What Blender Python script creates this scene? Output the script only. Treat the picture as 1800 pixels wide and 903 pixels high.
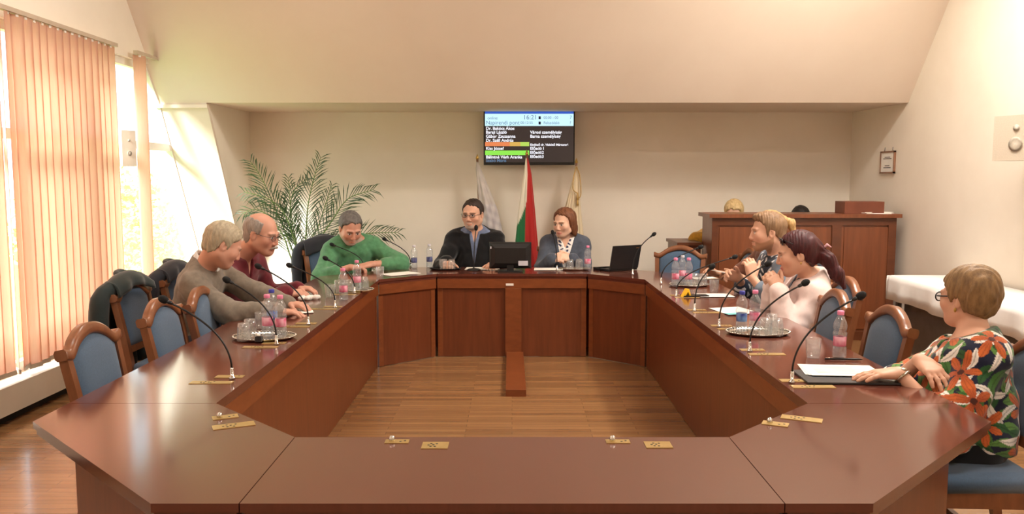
import bpy, bmesh, math, random
import numpy as np
from mathutils import Vector, Matrix
random.seed(7)
np.random.seed(7)
PI = math.pi
for o in list(bpy.data.objects):
    bpy.data.objects.remove(o)
scene = bpy.context.scene
COL = scene.collection

# ------------------------------------------------------------------ camera
F_PX, TILT, EYE, CX = 1448.0, 0.0946, 1.564, 901.0
cam_data = bpy.data.cameras.new('camera')
cam_data.sensor_fit = 'HORIZONTAL'
cam_data.sensor_width = 36.0
cam_data.lens = 36.0 * F_PX / 1800.0
cam_data.clip_start = 0.05
cam_data.clip_end = 200
cam = bpy.data.objects.new('camera', cam_data)
cam.location = (0, 0, EYE)
cam.rotation_euler = (PI / 2 - TILT, 0, 0)
COL.objects.link(cam)
scene.camera = cam

# ------------------------------------------------------------------ view, world, lights
scene.view_settings.view_transform = 'Standard'
scene.view_settings.look = 'None'
scene.view_settings.gamma = 1.0
scene.view_settings.use_curve_mapping = False
scene.view_settings.exposure = 0.14
scene.cycles.use_denoising = True
scene.cycles.max_bounces = 10
scene.cycles.diffuse_bounces = 6
scene.cycles.transparent_max_bounces = 24
scene.cycles.sample_clamp_indirect = 6.0

world = bpy.data.worlds.new('world')
scene.world = world
world.use_nodes = True
_nt = world.node_tree
_nt.nodes.clear()
_out = _nt.nodes.new('ShaderNodeOutputWorld')
_bg = _nt.nodes.new('ShaderNodeBackground')
_bg.inputs['Color'].default_value = (0.70, 0.86, 0.95, 1)
_bg.inputs['Strength'].default_value = 3.0
_nt.links.new(_bg.outputs[0], _out.inputs[0])


def lamp(name, kind, loc, rot, energy, color, sx=1.0, sy=1.0):
    d = bpy.data.lights.new(name, kind)
    d.energy = energy
    d.color = color
    if kind == 'AREA':
        d.shape = 'RECTANGLE'
        d.size = sx
        d.size_y = sy
    o = bpy.data.objects.new(name, d)
    o.location = loc
    o.rotation_euler = rot
    COL.objects.link(o)
    return o


sun = lamp('sun', 'SUN', (-8, 0, 8), (0, 0, 0), 29.0, (1.0, 0.96, 0.90))
sun.rotation_euler = Vector((0.32, 0.82, -0.46)).to_track_quat('-Z', 'Y').to_euler()
sun.data.angle = math.radians(14)
WARM = (1.0, 0.92, 0.82)
CEIL_LAMPS = [(-1.9, 0.4), (2.2, 0.4), (-1.9, 3.2), (2.2, 3.2), (-1.7, 5.6), (2.4, 5.6)]
for lx, ly in CEIL_LAMPS:
    lamp('ceiling_lamp_light', 'AREA', (lx, ly, 3.86), (0, 0, 0), 46 if lx > 0 else 28, WARM, 1.15, 0.25)
lamp('added_right_wall_fill', 'AREA', (3.0, 5.4, 3.86), (0, math.radians(30), 0), 115, WARM, 0.3, 1.6)  # unseen fill light added to brighten the right wall, no fixture there


# ------------------------------------------------------------------ helpers
def s2l(c):
    return tuple(((v / 255) / 12.92 if v / 255 <= 0.04045 else ((v / 255 + 0.055) / 1.055) ** 2.4) for v in c)


def at(u, v, x=None, y=None, z=None):
    """a pixel of the 1800x903 photograph -> the point where its ray meets a plane"""
    c, s = math.cos(TILT), math.sin(TILT)
    a, b = (u - CX) / F_PX, -(v - 451.5) / F_PX
    r = (a, c + b * s, -s + b * c)
    k = x / r[0] if x is not None else y / r[1] if y is not None else (z - EYE) / r[2]
    return Vector((r[0] * k, r[1] * k, EYE + r[2] * k))


def tag(o, label=None, cat=None, group=None, kind=None):
    if label: o['label'] = label
    if cat: o['category'] = cat
    if group: o['group'] = group
    if kind: o['kind'] = kind
    return o


def thing(name, label, cat, loc=(0, 0, 0), rotz=0.0, group=None):
    o = bpy.data.objects.new(name, None)
    o.empty_display_size = 0.1
    o.location = loc
    o.rotation_euler = (0, 0, rotz)
    COL.objects.link(o)
    return tag(o, label, cat, group)


def copy_tree(o, parent=None):
    c = o.copy()
    COL.objects.link(c)
    c.parent = parent
    for ch in list(o.children):
        copy_tree(ch, c)
    return c


# ------------------------------------------------------------------ materials
def principled(name, col, rough=0.5, metal=0.0, spec=0.5, coat=0.0, sheen=0.0, emit=None, estr=0.0):
    m = bpy.data.materials.new(name)
    m.use_nodes = True
    b = m.node_tree.nodes['Principled BSDF']
    b.inputs['Base Color'].default_value = (*s2l(col), 1)
    b.inputs['Roughness'].default_value = rough
    b.inputs['Metallic'].default_value = metal
    b.inputs['Specular IOR Level'].default_value = spec
    b.inputs['Coat Weight'].default_value = coat
    b.inputs['Coat Roughness'].default_value = 0.12
    b.inputs['Sheen Weight'].default_value = sheen
    if emit:
        b.inputs['Emission Color'].default_value = (*s2l(emit), 1)
        b.inputs['Emission Strength'].default_value = estr
    return m


def noisy(name, col, col2, rough=0.5, scale=8.0, stretch=(1, 1, 1), bump=0.0, rough2=None, metal=0.0, spec=0.5, sheen=0.0, coat=0.0, detail=4.0, bscale=None, coords='Object', rot=0.0):
    """two colours mixed by a stretched noise, with an optional bump"""
    m = principled(name, col, rough, metal, spec, coat, sheen)
    nt = m.node_tree
    b = nt.nodes['Principled BSDF']
    tc = nt.nodes.new('ShaderNodeTexCoord')
    mp = nt.nodes.new('ShaderNodeMapping')
    mp.inputs['Scale'].default_value = stretch
    mp.inputs['Rotation'].default_value = (0, 0, rot)
    nz = nt.nodes.new('ShaderNodeTexNoise')
    nz.inputs['Scale'].default_value = scale
    nz.inputs['Detail'].default_value = detail
    nz.inputs['Roughness'].default_value = 0.6
    mx = nt.nodes.new('ShaderNodeMix')
    mx.data_type = 'RGBA'
    mx.inputs[6].default_value = (*s2l(col), 1)
    mx.inputs[7].default_value = (*s2l(col2), 1)
    mr = nt.nodes.new('ShaderNodeMapRange')
    mr.inputs[1].default_value = 0.32
    mr.inputs[2].default_value = 0.68
    nt.links.new(tc.outputs[coords], mp.inputs[0])
    nt.links.new(mp.outputs[0], nz.inputs['Vector'])
    nt.links.new(nz.outputs[0], mr.inputs[0])
    nt.links.new(mr.outputs[0], mx.inputs[0])
    nt.links.new(mx.outputs[2], b.inputs['Base Color'])
    if bump:
        bp = nt.nodes.new('ShaderNodeBump')
        bp.inputs['Strength'].default_value = bump
        bp.inputs['Distance'].default_value = 0.003
        n2 = nt.nodes.new('ShaderNodeTexNoise')
        n2.inputs['Scale'].default_value = bscale or scale * 4
        n2.inputs['Detail'].default_value = 3
        nt.links.new(mp.outputs[0], n2.inputs['Vector'])
        nt.links.new(n2.outputs[0], bp.inputs['Height'])
        nt.links.new(bp.outputs[0], b.inputs['Normal'])
    return m


def painted(name, rough=0.6, sheen=0.0, spec=0.4, sss=0.0, bump=0.0, bscale=200.0):
    """colour comes from the mesh's own colour attribute (patterned cloth, skin)"""
    m = principled(name, (128, 128, 128), rough, 0, spec, 0, sheen)
    nt = m.node_tree
    b = nt.nodes['Principled BSDF']
    a = nt.nodes.new('ShaderNodeVertexColor')
    a.layer_name = 'Col'
    nt.links.new(a.outputs[0], b.inputs['Base Color'])
    if sss:
        b.inputs['Subsurface Weight'].default_value = sss
        b.inputs['Subsurface Radius'].default_value = (0.02, 0.008, 0.004)
        b.inputs['Subsurface Scale'].default_value = 0.5
    if bump:
        tc = nt.nodes.new('ShaderNodeTexCoord')
        n2 = nt.nodes.new('ShaderNodeTexNoise')
        n2.inputs['Scale'].default_value = bscale
        bp = nt.nodes.new('ShaderNodeBump')
        bp.inputs['Strength'].default_value = bump
        bp.inputs['Distance'].default_value = 0.002
        nt.links.new(tc.outputs['Object'], n2.inputs['Vector'])
        nt.links.new(n2.outputs[0], bp.inputs['Height'])
        nt.links.new(bp.outputs[0], b.inputs['Normal'])
    return m


def thin_glass(name, tint=(0.97, 0.98, 0.98), refl=1.0, rough=0.03, ior=1.45, milk=0.0):
    m = bpy.data.materials.new(name)
    m.use_nodes = True
    nt = m.node_tree
    nt.nodes.clear()
    out = nt.nodes.new('ShaderNodeOutputMaterial')
    tr = nt.nodes.new('ShaderNodeBsdfTransparent')
    tr.inputs[0].default_value = (*tint, 1)
    gl = nt.nodes.new('ShaderNodeBsdfGlossy')
    gl.inputs['Roughness'].default_value = rough
    gl.inputs['Color'].default_value = (refl, refl, refl, 1)
    lw = nt.nodes.new('ShaderNodeLayerWeight')
    lw.inputs[0].default_value = 0.5
    pw = nt.nodes.new('ShaderNodeMath')
    pw.operation = 'POWER'
    pw.inputs[1].default_value = 4.0
    fr = nt.nodes.new('ShaderNodeMapRange')
    fr.inputs[3].default_value = ((ior - 1) / (ior + 1)) ** 2
    fr.inputs[4].default_value = 0.85
    nt.links.new(lw.outputs['Facing'], pw.inputs[0])
    nt.links.new(pw.outputs[0], fr.inputs[0])
    mx = nt.nodes.new('ShaderNodeMixShader')
    nt.links.new(fr.outputs[0], mx.inputs[0])
    nt.links.new(tr.outputs[0], mx.inputs[1])
    nt.links.new(gl.outputs[0], mx.inputs[2])
    last = mx
    if milk:
        df = nt.nodes.new('ShaderNodeBsdfDiffuse')
        df.inputs[0].default_value = (0.9, 0.92, 0.94, 1)
        last = nt.nodes.new('ShaderNodeMixShader')
        last.inputs[0].default_value = milk
        nt.links.new(mx.outputs[0], last.inputs[1])
        nt.links.new(df.outputs[0], last.inputs[2])
    nt.links.new(last.outputs[0], out.inputs[0])
    return m


def translucent(name, col, mix=0.55):
    m = bpy.data.materials.new(name)
    m.use_nodes = True
    nt = m.node_tree
    nt.nodes.clear()
    out = nt.nodes.new('ShaderNodeOutputMaterial')
    d = nt.nodes.new('ShaderNodeBsdfDiffuse')
    t = nt.nodes.new('ShaderNodeBsdfTranslucent')
    tc = nt.nodes.new('ShaderNodeTexCoord')
    mp = nt.nodes.new('ShaderNodeMapping')
    mp.inputs['Scale'].default_value = (60, 60, 4)
    nz = nt.nodes.new('ShaderNodeTexNoise')
    nz.inputs['Scale'].default_value = 3
    mxc = nt.nodes.new('ShaderNodeMix')
    mxc.data_type = 'RGBA'
    mxc.inputs[6].default_value = (*s2l(col), 1)
    mxc.inputs[7].default_value = (*s2l(tuple(min(255, int(v * 0.93)) for v in col)), 1)
    nt.links.new(tc.outputs['Object'], mp.inputs[0])
    nt.links.new(mp.outputs[0], nz.inputs['Vector'])
    nt.links.new(nz.outputs[0], mxc.inputs[0])
    mx = nt.nodes.new('ShaderNodeMixShader')
    mx.inputs[0].default_value = mix
    nt.links.new(mxc.outputs[2], d.inputs[0])
    nt.links.new(mxc.outputs[2], t.inputs[0])
    nt.links.new(d.outputs[0], mx.inputs[1])
    nt.links.new(t.outputs[0], mx.inputs[2])
    nt.links.new(mx.outputs[0], out.inputs[0])
    return m


def plank_floor(name):
    m = principled(name, (150, 100, 60), 0.26, 0, 0.6, 0.45)
    nt = m.node_tree
    b = nt.nodes['Principled BSDF']
    tc = nt.nodes.new('ShaderNodeTexCoord')
    br = nt.nodes.new('ShaderNodeTexBrick')
    br.offset = 0.37
    br.offset_frequency = 2
    br.inputs['Color1'].default_value = (*s2l((164, 122, 80)), 1)
    br.inputs['Color2'].default_value = (*s2l((138, 98, 62)), 1)
    br.inputs['Mortar'].default_value = (*s2l((112, 74, 42)), 1)
    br.inputs['Scale'].default_value = 1.0
    br.inputs['Mortar Size'].default_value = 0.0012
    br.inputs['Brick Width'].default_value = 0.78
    br.inputs['Row Height'].default_value = 0.052
    nz = nt.nodes.new('ShaderNodeTexNoise')
    nz.inputs['Scale'].default_value = 5
    nz.inputs['Detail'].default_value = 6
    mp = nt.nodes.new('ShaderNodeMapping')
    mp.inputs['Scale'].default_value = (0.8, 16, 1)
    mx = nt.nodes.new('ShaderNodeMix')
    mx.data_type = 'RGBA'
    mx.blend_type = 'MULTIPLY'
    mx.inputs[0].default_value = 0.55
    cr = nt.nodes.new('ShaderNodeMapRange')
    cr.inputs[1].default_value = 0.25
    cr.inputs[2].default_value = 0.75
    cr.inputs[3].default_value = 0.62
    cr.inputs[4].default_value = 1.12
    nt.links.new(tc.outputs['Object'], br.inputs['Vector'])
    nt.links.new(tc.outputs['Object'], mp.inputs[0])
    nt.links.new(mp.outputs[0], nz.inputs['Vector'])
    nt.links.new(nz.outputs[0], cr.inputs[0])
    nt.links.new(br.outputs['Color'], mx.inputs[6])
    nt.links.new(cr.outputs[0], mx.inputs[7])
    nt.links.new(mx.outputs[2], b.inputs['Base Color'])
    return m


M = {}
M['wall'] = noisy('wall_plaster', (240, 232, 218), (234, 225, 210), 0.85, 1.6, bump=0.05, bscale=60, spec=0.2)
M['ceiling'] = noisy('ceiling_plaster', (228, 214, 198), (223, 208, 191), 0.9, 1.2, bump=0.05, bscale=60, spec=0.2)
M['white_paint'] = noisy('white_paint', (240, 236, 228), (232, 228, 220), 0.35, 4)
M['sill'] = noisy('convector_paint', (232, 222, 204), (224, 214, 196), 0.4, 3)
M['dark_gap'] = noisy('gap_shade_dark', (44, 34, 28), (34, 27, 22), 0.7, 6)
M['floor'] = plank_floor('oak_strip_floor')
M['top'] = noisy('mahogany_top', (102, 56, 44), (96, 52, 40), 0.13, 5, (1, 9, 1), coat=0.25, bump=0.02, bscale=30)
M['top_side'] = noisy('mahogany_top_lengthwise', (102, 56, 44), (96, 52, 40), 0.13, 5, (9, 1, 1), coat=0.25, bump=0.02, bscale=30)
M['panel'] = noisy('mahogany_panel', (116, 60, 33), (100, 50, 26), 0.32, 4, (7, 7, 0.6), coat=0.1)
M['band'] = noisy('mahogany_band', (132, 72, 38), (118, 62, 32), 0.3, 5, (2, 2, 6), coat=0.1)
M['chair_wood'] = noisy('chair_beech', (138, 86, 54), (120, 72, 44), 0.33, 8, (3, 3, 1), coat=0.15)
M['chair_blue'] = noisy('chair_blue_cloth', (74, 98, 124), (66, 88, 112), 0.85, 140, sheen=0.25, bump=0.25, bscale=500)
M['cabinet'] = noisy('cabinet_wood', (128, 72, 42), (110, 60, 34), 0.35, 4, (7, 7, 0.5), coat=0.1)
M['cabinet_dark'] = noisy('cabinet_dark_wood', (104, 58, 34), (90, 48, 28), 0.35, 4, (1, 7, 4))
M['box_wood'] = noisy('box_wood', (122, 66, 44), (108, 56, 36), 0.5, 5)
M['brass'] = noisy('brass_plate', (206, 178, 118), (190, 160, 100), 0.32, 20, metal=0.6)
M['black'] = noisy('black_plastic', (22, 21, 22), (28, 27, 28), 0.4, 30)
M['black_matte'] = noisy('black_foam', (14, 14, 15), (20, 20, 21), 0.9, 90, bump=0.4, bscale=300)
M['chrome'] = noisy('chrome', (220, 218, 214), (205, 203, 200), 0.12, 20, metal=1.0)
M['silver'] = noisy('silver_tray', (206, 202, 194), (190, 186, 178), 0.16, 40, metal=0.95, bump=0.25, bscale=90)
M['glass'] = thin_glass('tumbler_glass', (0.95, 0.96, 0.96), 1.0, 0.02, 1.75, 0.07)
M['pet'] = thin_glass('bottle_plastic', (0.93, 0.95, 0.97), 1.0, 0.06, 1.8, 0.09)
M['pane'] = thin_glass('window_glass', (0.98, 0.99, 0.99), 1.0, 0.0, 1.35)
M['water'] = thin_glass('bottled_water', (0.93, 0.96, 0.98), 1.0, 0.01, 1.33)
M['label_pink'] = noisy('label_pink', (206, 60, 110), (240, 190, 205), 0.4, 28, (1, 1, 1), detail=1)
M['label_blue'] = noisy('label_blue', (44, 62, 140), (120, 160, 210), 0.4, 28, detail=1)
M['label_navy'] = noisy('label_navy', (44, 48, 96), (110, 116, 160), 0.4, 28, detail=1)
M['cap_pink'] = noisy('cap_pink', (232, 136, 172), (224, 126, 164), 0.45, 30)
M['cap_blue'] = noisy('cap_blue', (62, 66, 170), (54, 58, 158), 0.45, 30)
M['cap_clear'] = noisy('cap_grey', (206, 206, 214), (196, 196, 206), 0.45, 30)
M['paper'] = noisy('paper', (246, 242, 234), (238, 234, 226), 0.8, 6, spec=0.2)
M['print'] = noisy('printed_ink', (96, 92, 92), (120, 116, 114), 0.8, 40, spec=0.2)
M['teal'] = noisy('teal_paper', (120, 190, 190), (108, 178, 180), 0.8, 6)
M['yellow'] = noisy('yellow_plastic', (250, 200, 40), (240, 186, 30), 0.5, 10)
M['folder'] = noisy('black_folder', (52, 52, 54), (44, 44, 46), 0.4, 30)
M['blind'] = translucent('blind_cloth', (250, 216, 198), 0.70)
M['rail'] = noisy('blind_rail', (196, 178, 158), (184, 166, 146), 0.4, 10)
M['cloth_white'] = noisy('white_tablecloth', (240, 236, 232), (230, 226, 222), 0.9, 9, bump=0.1, bscale=300, sheen=0.1)
M['steel'] = noisy('grey_steel', (120, 116, 112), (108, 104, 100), 0.4, 10, metal=0.4)
M['speaker_grey'] = noisy('speaker_grille', (206, 194, 176), (196, 184, 166), 0.7, 120, bump=0.3, bscale=400)
M['speaker_cone'] = noisy('speaker_cone', (176, 166, 150), (160, 150, 136), 0.6, 40)
M['frame_wood'] = noisy('frame_wood', (150, 108, 84), (138, 98, 74), 0.4, 10)
M['leaf'] = noisy('palm_leaf', (62, 92, 50), (42, 68, 38), 0.45, 9)
M['stem'] = noisy('palm_stem', (110, 140, 70), (84, 112, 54), 0.5, 9)
M['pot'] = noisy('terracotta', (160, 92, 62), (144, 80, 54), 0.7, 8)
M['soil'] = noisy('soil', (52, 40, 30), (40, 30, 22), 0.95, 30, bump=0.5)
M['jacket_green'] = noisy('dark_green_cloth', (24, 42, 42), (18, 34, 36), 0.75, 12, sheen=0.3, bump=0.2)
M['jacket_navy'] = noisy('dark_navy_cloth', (22, 26, 38), (18, 21, 32), 0.75, 12, sheen=0.3, bump=0.2)
M['tassel'] = noisy('gold_cord', (196, 160, 96), (178, 142, 80), 0.6, 60)
M['lamp_glow'] = principled('lamp_diffuser', (255, 244, 226), 0.5, emit=(255, 226, 190), estr=6)
M['bark'] = noisy('bark', (86, 72, 56), (66, 54, 42), 0.9, 8, bump=0.5)
M['autumn'] = noisy('autumn_leaves', (240, 230, 140), (216, 216, 120), 0.7, 1.2)
M['lawn'] = noisy('lawn', (120, 150, 70), (100, 132, 60), 0.9, 3)
M['gold'] = noisy('finial_brass', (200, 165, 90), (185, 150, 78), 0.3, 20, metal=0.8)
M['flag'] = painted('flag_cloth', 0.75, sheen=0.2)
M['skin'] = painted('skin', 0.5, spec=0.35)
M['fabric'] = painted('printed_cloth', 0.85, sheen=0.2, spec=0.2, bump=0.12)
M['lens'] = thin_glass('spectacle_lens', (0.9, 0.9, 0.9), 1.0, 0.0, 1.4)
M['sunglass'] = principled('sunglass_lens', (30, 24, 24), 0.1)
M['gold_watch'] = noisy('watch_metal', (190, 180, 160), (170, 160, 140), 0.25, 30, metal=0.9)


# ------------------------------------------------------------------ mesh builder
class MB:
    def __init__(self):
        self.bm = bmesh.new()
        self.mi = 0

    def _f(self, vs, smooth=False):
        try:
            f = self.bm.faces.new(vs)
            f.material_index = self.mi
            f.smooth = smooth
            return f
        except ValueError:
            return None

    def box(self, a, b, mat=None):
        x0, y0, z0 = a
        x1, y1, z1 = b
        p = [(x0, y0, z0), (x1, y0, z0), (x1, y1, z0), (x0, y1, z0), (x0, y0, z1), (x1, y0, z1), (x1, y1, z1), (x0, y1, z1)]
        v = [self.bm.verts.new(mat @ Vector(q) if mat else q) for q in p]
        for f in ((3, 2, 1, 0), (4, 5, 6, 7), (0, 1, 5, 4), (1, 2, 6, 5), (2, 3, 7, 6), (3, 0, 4, 7)):
            self._f([v[i] for i in f])
        return self

    def prism(self, poly, z0, z1, mat=None):
        """poly: counter-clockwise (x, y)"""
        lo = [self.bm.verts.new(mat @ Vector((x, y, z0)) if mat else (x, y, z0)) for x, y in poly]
        hi = [self.bm.verts.new(mat @ Vector((x, y, z1)) if mat else (x, y, z1)) for x, y in poly]
        n = len(poly)
        self._f(lo[::-1])
        self._f(hi)
        for i in range(n):
            self._f([lo[i], lo[(i + 1) % n], hi[(i + 1) % n], hi[i]])
        return self

    def loft(self, rings, closed=True, cap=True, smooth=True):
        vr = [[self.bm.verts.new(p) for p in r] for r in rings]
        n = len(vr[0])
        for a, b in zip(vr[:-1], vr[1:]):
            for i in range(n if closed else n - 1):
                j = (i + 1) % n
                self._f([a[i], a[j], b[j], b[i]], smooth)
        if cap:
            self._f(vr[0][::-1])
            self._f(vr[-1])
        return self

    def lathe(self, prof, c=(0, 0, 0), seg=20, smooth=True, sx=1.0, sy=1.0, cap=True):
        rings = []
        for r, z in prof:
            rings.append([(c[0] + sx * r * math.cos(2 * PI * i / seg), c[1] + sy * r * math.sin(2 * PI * i / seg), c[2] + z) for i in range(seg)])
        return self.loft(rings, True, cap, smooth)

    def tube(self, pts, r, seg=8, smooth=True, cap=True):
        pts = [Vector(p) for p in pts]
        rr = r if isinstance(r, (list, tuple)) else [r] * len(pts)
        rings = []
        nrm = None
        for i, p in enumerate(pts):
            t = (pts[min(i + 1, len(pts) - 1)] - pts[max(i - 1, 0)]).normalized()
            if nrm is None:
                nrm = t.orthogonal().normalized()
            nrm = (nrm - t * nrm.dot(t)).normalized()
            bn = t.cross(nrm)
            rings.append([p + (nrm * math.cos(2 * PI * k / seg) + bn * math.sin(2 * PI * k / seg)) * rr[i] for k in range(seg)])
        return self.loft(rings, True, cap, smooth)

    def ball(self, c, r, seg=14, rings=9, mat=None):
        """r may be a triple"""
        if not isinstance(r, (list, tuple)): r = (r, r, r)
        R = []
        for i in range(rings + 1):
            ph = PI * (i + 0.02) / (rings + 0.04) - PI / 2
            ring = []
            for k in range(seg):
                th = 2 * PI * k / seg
                q = Vector((r[0] * math.cos(ph) * math.cos(th), r[1] * math.cos(ph) * math.sin(th), r[2] * math.sin(ph)))
                if mat: q = mat @ q
                ring.append(Vector(c) + q)
            R.append(ring)
        return self.loft(R)

    def bevel(self, w=0.004, seg=2):
        es = [e for e in self.bm.edges if len(e.link_faces) == 2 and e.calc_face_angle(0) > 0.6]
        bmesh.ops.bevel(self.bm, geom=es, offset=w, segments=seg, affect='EDGES', profile=0.6, clamp_overlap=True)
        return self

    def build(self, name, mats, parent=None, loc=None, rotz=None, smooth=None):
        me = bpy.data.meshes.new(name)
        bmesh.ops.recalc_face_normals(self.bm, faces=self.bm.faces[:])
        if smooth is not None:
            for f in self.bm.faces: f.smooth = smooth
        self.bm.to_mesh(me)
        self.bm.free()
        for m in (mats if isinstance(mats, (list, tuple)) else [mats]):
            me.materials.append(m)
        o = bpy.data.objects.new(name, me)
        COL.objects.link(o)
        if parent: o.parent = parent
        if loc is not None: o.location = loc
        if rotz is not None: o.rotation_euler = (0, 0, rotz)
        return o


def bez(p0, p1, p2, p3, n=14):
    p0, p1, p2, p3 = map(Vector, (p0, p1, p2, p3))
    return [p0 * (1 - t) ** 3 + p1 * 3 * t * (1 - t) ** 2 + p2 * 3 * t * t * (1 - t) + p3 * t ** 3 for t in [i / n for i in range(n + 1)]]


def spline(pts, n=8):
    """Catmull-Rom through points"""
    P = [Vector(p) for p in pts]
    P = [2 * P[0] - P[1]] + P + [2 * P[-1] - P[-2]]
    out = []
    for i in range(1, len(P) - 2):
        for k in range(n):
            t = k / n
            a, b, c, d = P[i - 1], P[i], P[i + 1], P[i + 2]
            out.append(0.5 * ((2 * b) + (c - a) * t + (2 * a - 5 * b + 4 * c - d) * t * t + (3 * b - a - 3 * c + d) * t ** 3))
    out.append(P[-2])
    return out
# ------------------------------------------------------------------ the room
XL, XG, XR = -3.35, -3.42, 3.80          # left wall face, glazing, right wall
YB, YF = 9.30, -2.5                      # back wall, wall behind the camera
ZC = 4.0
YE, ZE = 8.0, 2.29                       # lower edge of the sloping ceiling
SU, SLO = 1.23, 1.73                     # its steepness above and below that edge
XD = -2.93                               # left cheek of the recess


def slope_z(y):
    return ZE + (YE - y) * (SU if y < YE else SLO)


YT = YE - (ZC - ZE) / SU                 # where the slope meets the flat ceiling
MB().box((-3.9, YF - 0.2, -0.12), (XR + 0.2, YB + 0.2, 0)).build('floor', M['floor'])['kind'] = 'structure'
MB().box((XL - 0.3, YF - 0.2, ZC), (XR + 0.2, YT + 0.1, ZC + 0.15)).build('ceiling', M['ceiling'])['kind'] = 'structure'
# sloping ceiling with its soffit over the recess
m = MB()
pr = [(YT, ZC), (YE, ZE), (YB + 0.02, ZE + 0.012), (YB + 0.02, ZC + 0.15), (YT, ZC + 0.15)]
m.loft([[(x, y, z) for y, z in pr] for x in (XD, XR + 0.1)], smooth=False)
y_end = YE + ZE / SLO
pr = [(YT, ZC), (YE, ZE), (y_end, 0), (y_end + 0.3, 0), (YE + 0.3, ZE + 0.1), (YT + 0.1, ZC + 0.15)]
m.loft([[(x, y, z) for y, z in pr] for x in (XG - 0.12, XD)], smooth=False)
m.build('trim_1', M['ceiling'])['kind'] = 'structure'
MB().box((XD - 0.1, YB, 0), (XR + 0.2, YB + 0.15, ZE + 0.1)).build('wall_back', M['wall'])['kind'] = 'structure'
MB().loft([[(x, y, z) for y, z in ((YE + 0.03, ZE + 0.05), (YB + 0.02, ZE + 0.05), (YB + 0.02, 0), (y_end, 0))] for x in (XD - 0.07, XD + 0.001)], smooth=False).build('wall_recess', M['wall'])['kind'] = 'structure'
MB().box((XR, YF - 0.2, 0), (XR + 0.15, YB + 0.1, ZC + 0.1)).build('wall_right', M['wall'])['kind'] = 'structure'
MB().box((XL - 0.3, YF - 0.15, 0), (XR + 0.1, YF, ZC + 0.1)).build('wall_front', M['wall'])['kind'] = 'structure'
# left wall above the glazing, following the slope
ZW = 2.62
m = MB()
ysl = YE - (ZW - ZE) / SU
pr = [(YF, 0.0), (3.2, 0.0), (3.2, ZW), (ysl, ZW), (YT, ZC), (YF, ZC)]  # includes a solid unseen stretch near the camera, added to block the sun
m.loft([[(x, y, z) for y, z in pr] for x in (XL - 0.2, XL)], smooth=False)
m.build('wall_left', M['wall'])['kind'] = 'structure'
# low convector along the windows
m = MB()
m.box((XL - 0.12, YF, 0.065), (-3.21, 8.55, 0.245))
m.bevel(0.006)
m.build('trim_2', M['sill'])['kind'] = 'structure'
MB().box((XL - 0.1, YF, 0.0), (-3.27, 8.55, 0.066)).build('convector_gap_shade', M['dark_gap'])['kind'] = 'structure'  # dark strip standing in for the shade in the gap below the convector
MB().box((XR - 0.014, YF, 0), (XR, YB, 0.08)).bevel(0.003).build('baseboard_right', M['cabinet_dark'])['kind'] = 'structure'
MB().box((XD, YB - 0.014, 0), (XR - 0.014, YB, 0.08)).bevel(0.003).build('baseboard_back', M['cabinet_dark'])['kind'] = 'structure'
# windows: frame bars with a raking far end, and panes
MULL = [3.24, 4.4, 6.1, 7.72]
TR = 1.87
win = MB()
for y in MULL:
    win.box((XG - 0.035, y - 0.035, 0.24), (XG + 0.035, y + 0.035, min(ZW, slope_z(y) + 0.1)))
for z in (0.275, TR, ZW - 0.03):
    ye = {0.275: YE + (ZE - z) / SLO, TR: YE + (ZE - z) / SLO}.get(z, ysl)
    win.box((XG - 0.030, 3.2, z - 0.035), (XG + 0.030, ye, z + 0.035))
for a, b in (((ysl - 0.02, ZW), (YE, ZE)), ((YE, ZE), (YE + (ZE - 0.24) / SLO, 0.24))):
    d = Vector((0, b[0] - a[0], b[1] - a[1])).normalized()
    n = Vector((0, d.z, -d.y)) * 0.05
    A, B = Vector((XG, *a)), Vector((XG, *b))
    rings = []
    for P_ in (A, B):
        rings.append([P_ + Vector((-0.04, 0, 0)) + n * 0.2, P_ + Vector((0.04, 0, 0)) + n * 0.2, P_ + Vector((0.04, 0, 0)) - n, P_ + Vector((-0.04, 0, 0)) - n])
    win.loft(rings, smooth=False)
w1 = tag(win.build('window_1', M['white_paint']), kind='structure')
pm = MB()
pm.loft([[(x, y, z) for y, z in ((3.2, 0.27), (YE + (ZE - 0.27) / SLO, 0.27), (YE, ZE), (ysl, ZW), (3.2, ZW))] for x in (XG - 0.004, XG + 0.004)], smooth=False)
pm.build('window_pane', M['pane'], w1)
# shade ridge where the slope meets the window bay
m = MB()
m.box((XG, YE - 0.012, ZE - 0.05), (XD + 0.01, YE + 0.06, ZE - 0.018))
m.bevel(0.004)
m.build('trim_3', M['ceiling'])['kind'] = 'structure'
# outside: lawn and one autumn tree
MB().box((-70, -30, -4.2), (-3.9, 80, -4.0)).build('ground', M['lawn'])['kind'] = 'structure'


def tree(loc, h, r, label):
    t = thing('autumn_tree', label, 'tree', loc, 0, 'trees outside the window')
    MB().tube([(0, 0, 0), (0.1, 0, h * 0.35), (0, 0.1, h * 0.7)], [0.22, 0.16, 0.06], 10).build('trunk', M['bark'], t)
    c = MB()
    for i in range(5000):
        d = Vector((random.gauss(0, 1), random.gauss(0, 1), random.gauss(0, 1))).normalized() * r * random.random() ** 0.4
        p = Vector((d.x, d.y, h * 0.72 + d.z * 0.85))
        a = Vector((random.gauss(0, 1), random.gauss(0, 1), random.gauss(0, 1))).normalized() * 0.09
        b = a.orthogonal().normalized() * 0.05
        vs = [c.bm.verts.new(q) for q in (p - a, p + b, p + a, p - b)]
        c._f(vs)
    c.build('crown', M['autumn'], t)


tree((-10.2, 20.5, -4.0), 5.9, 2.1, 'yellow-leaved tree outside, seen right of the lone hanging blind slat')
tree((-14.6, 20.0, -4.0), 5.6, 2.1, 'yellow-leaved tree outside, seen left of the lone hanging blind slat')


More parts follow.
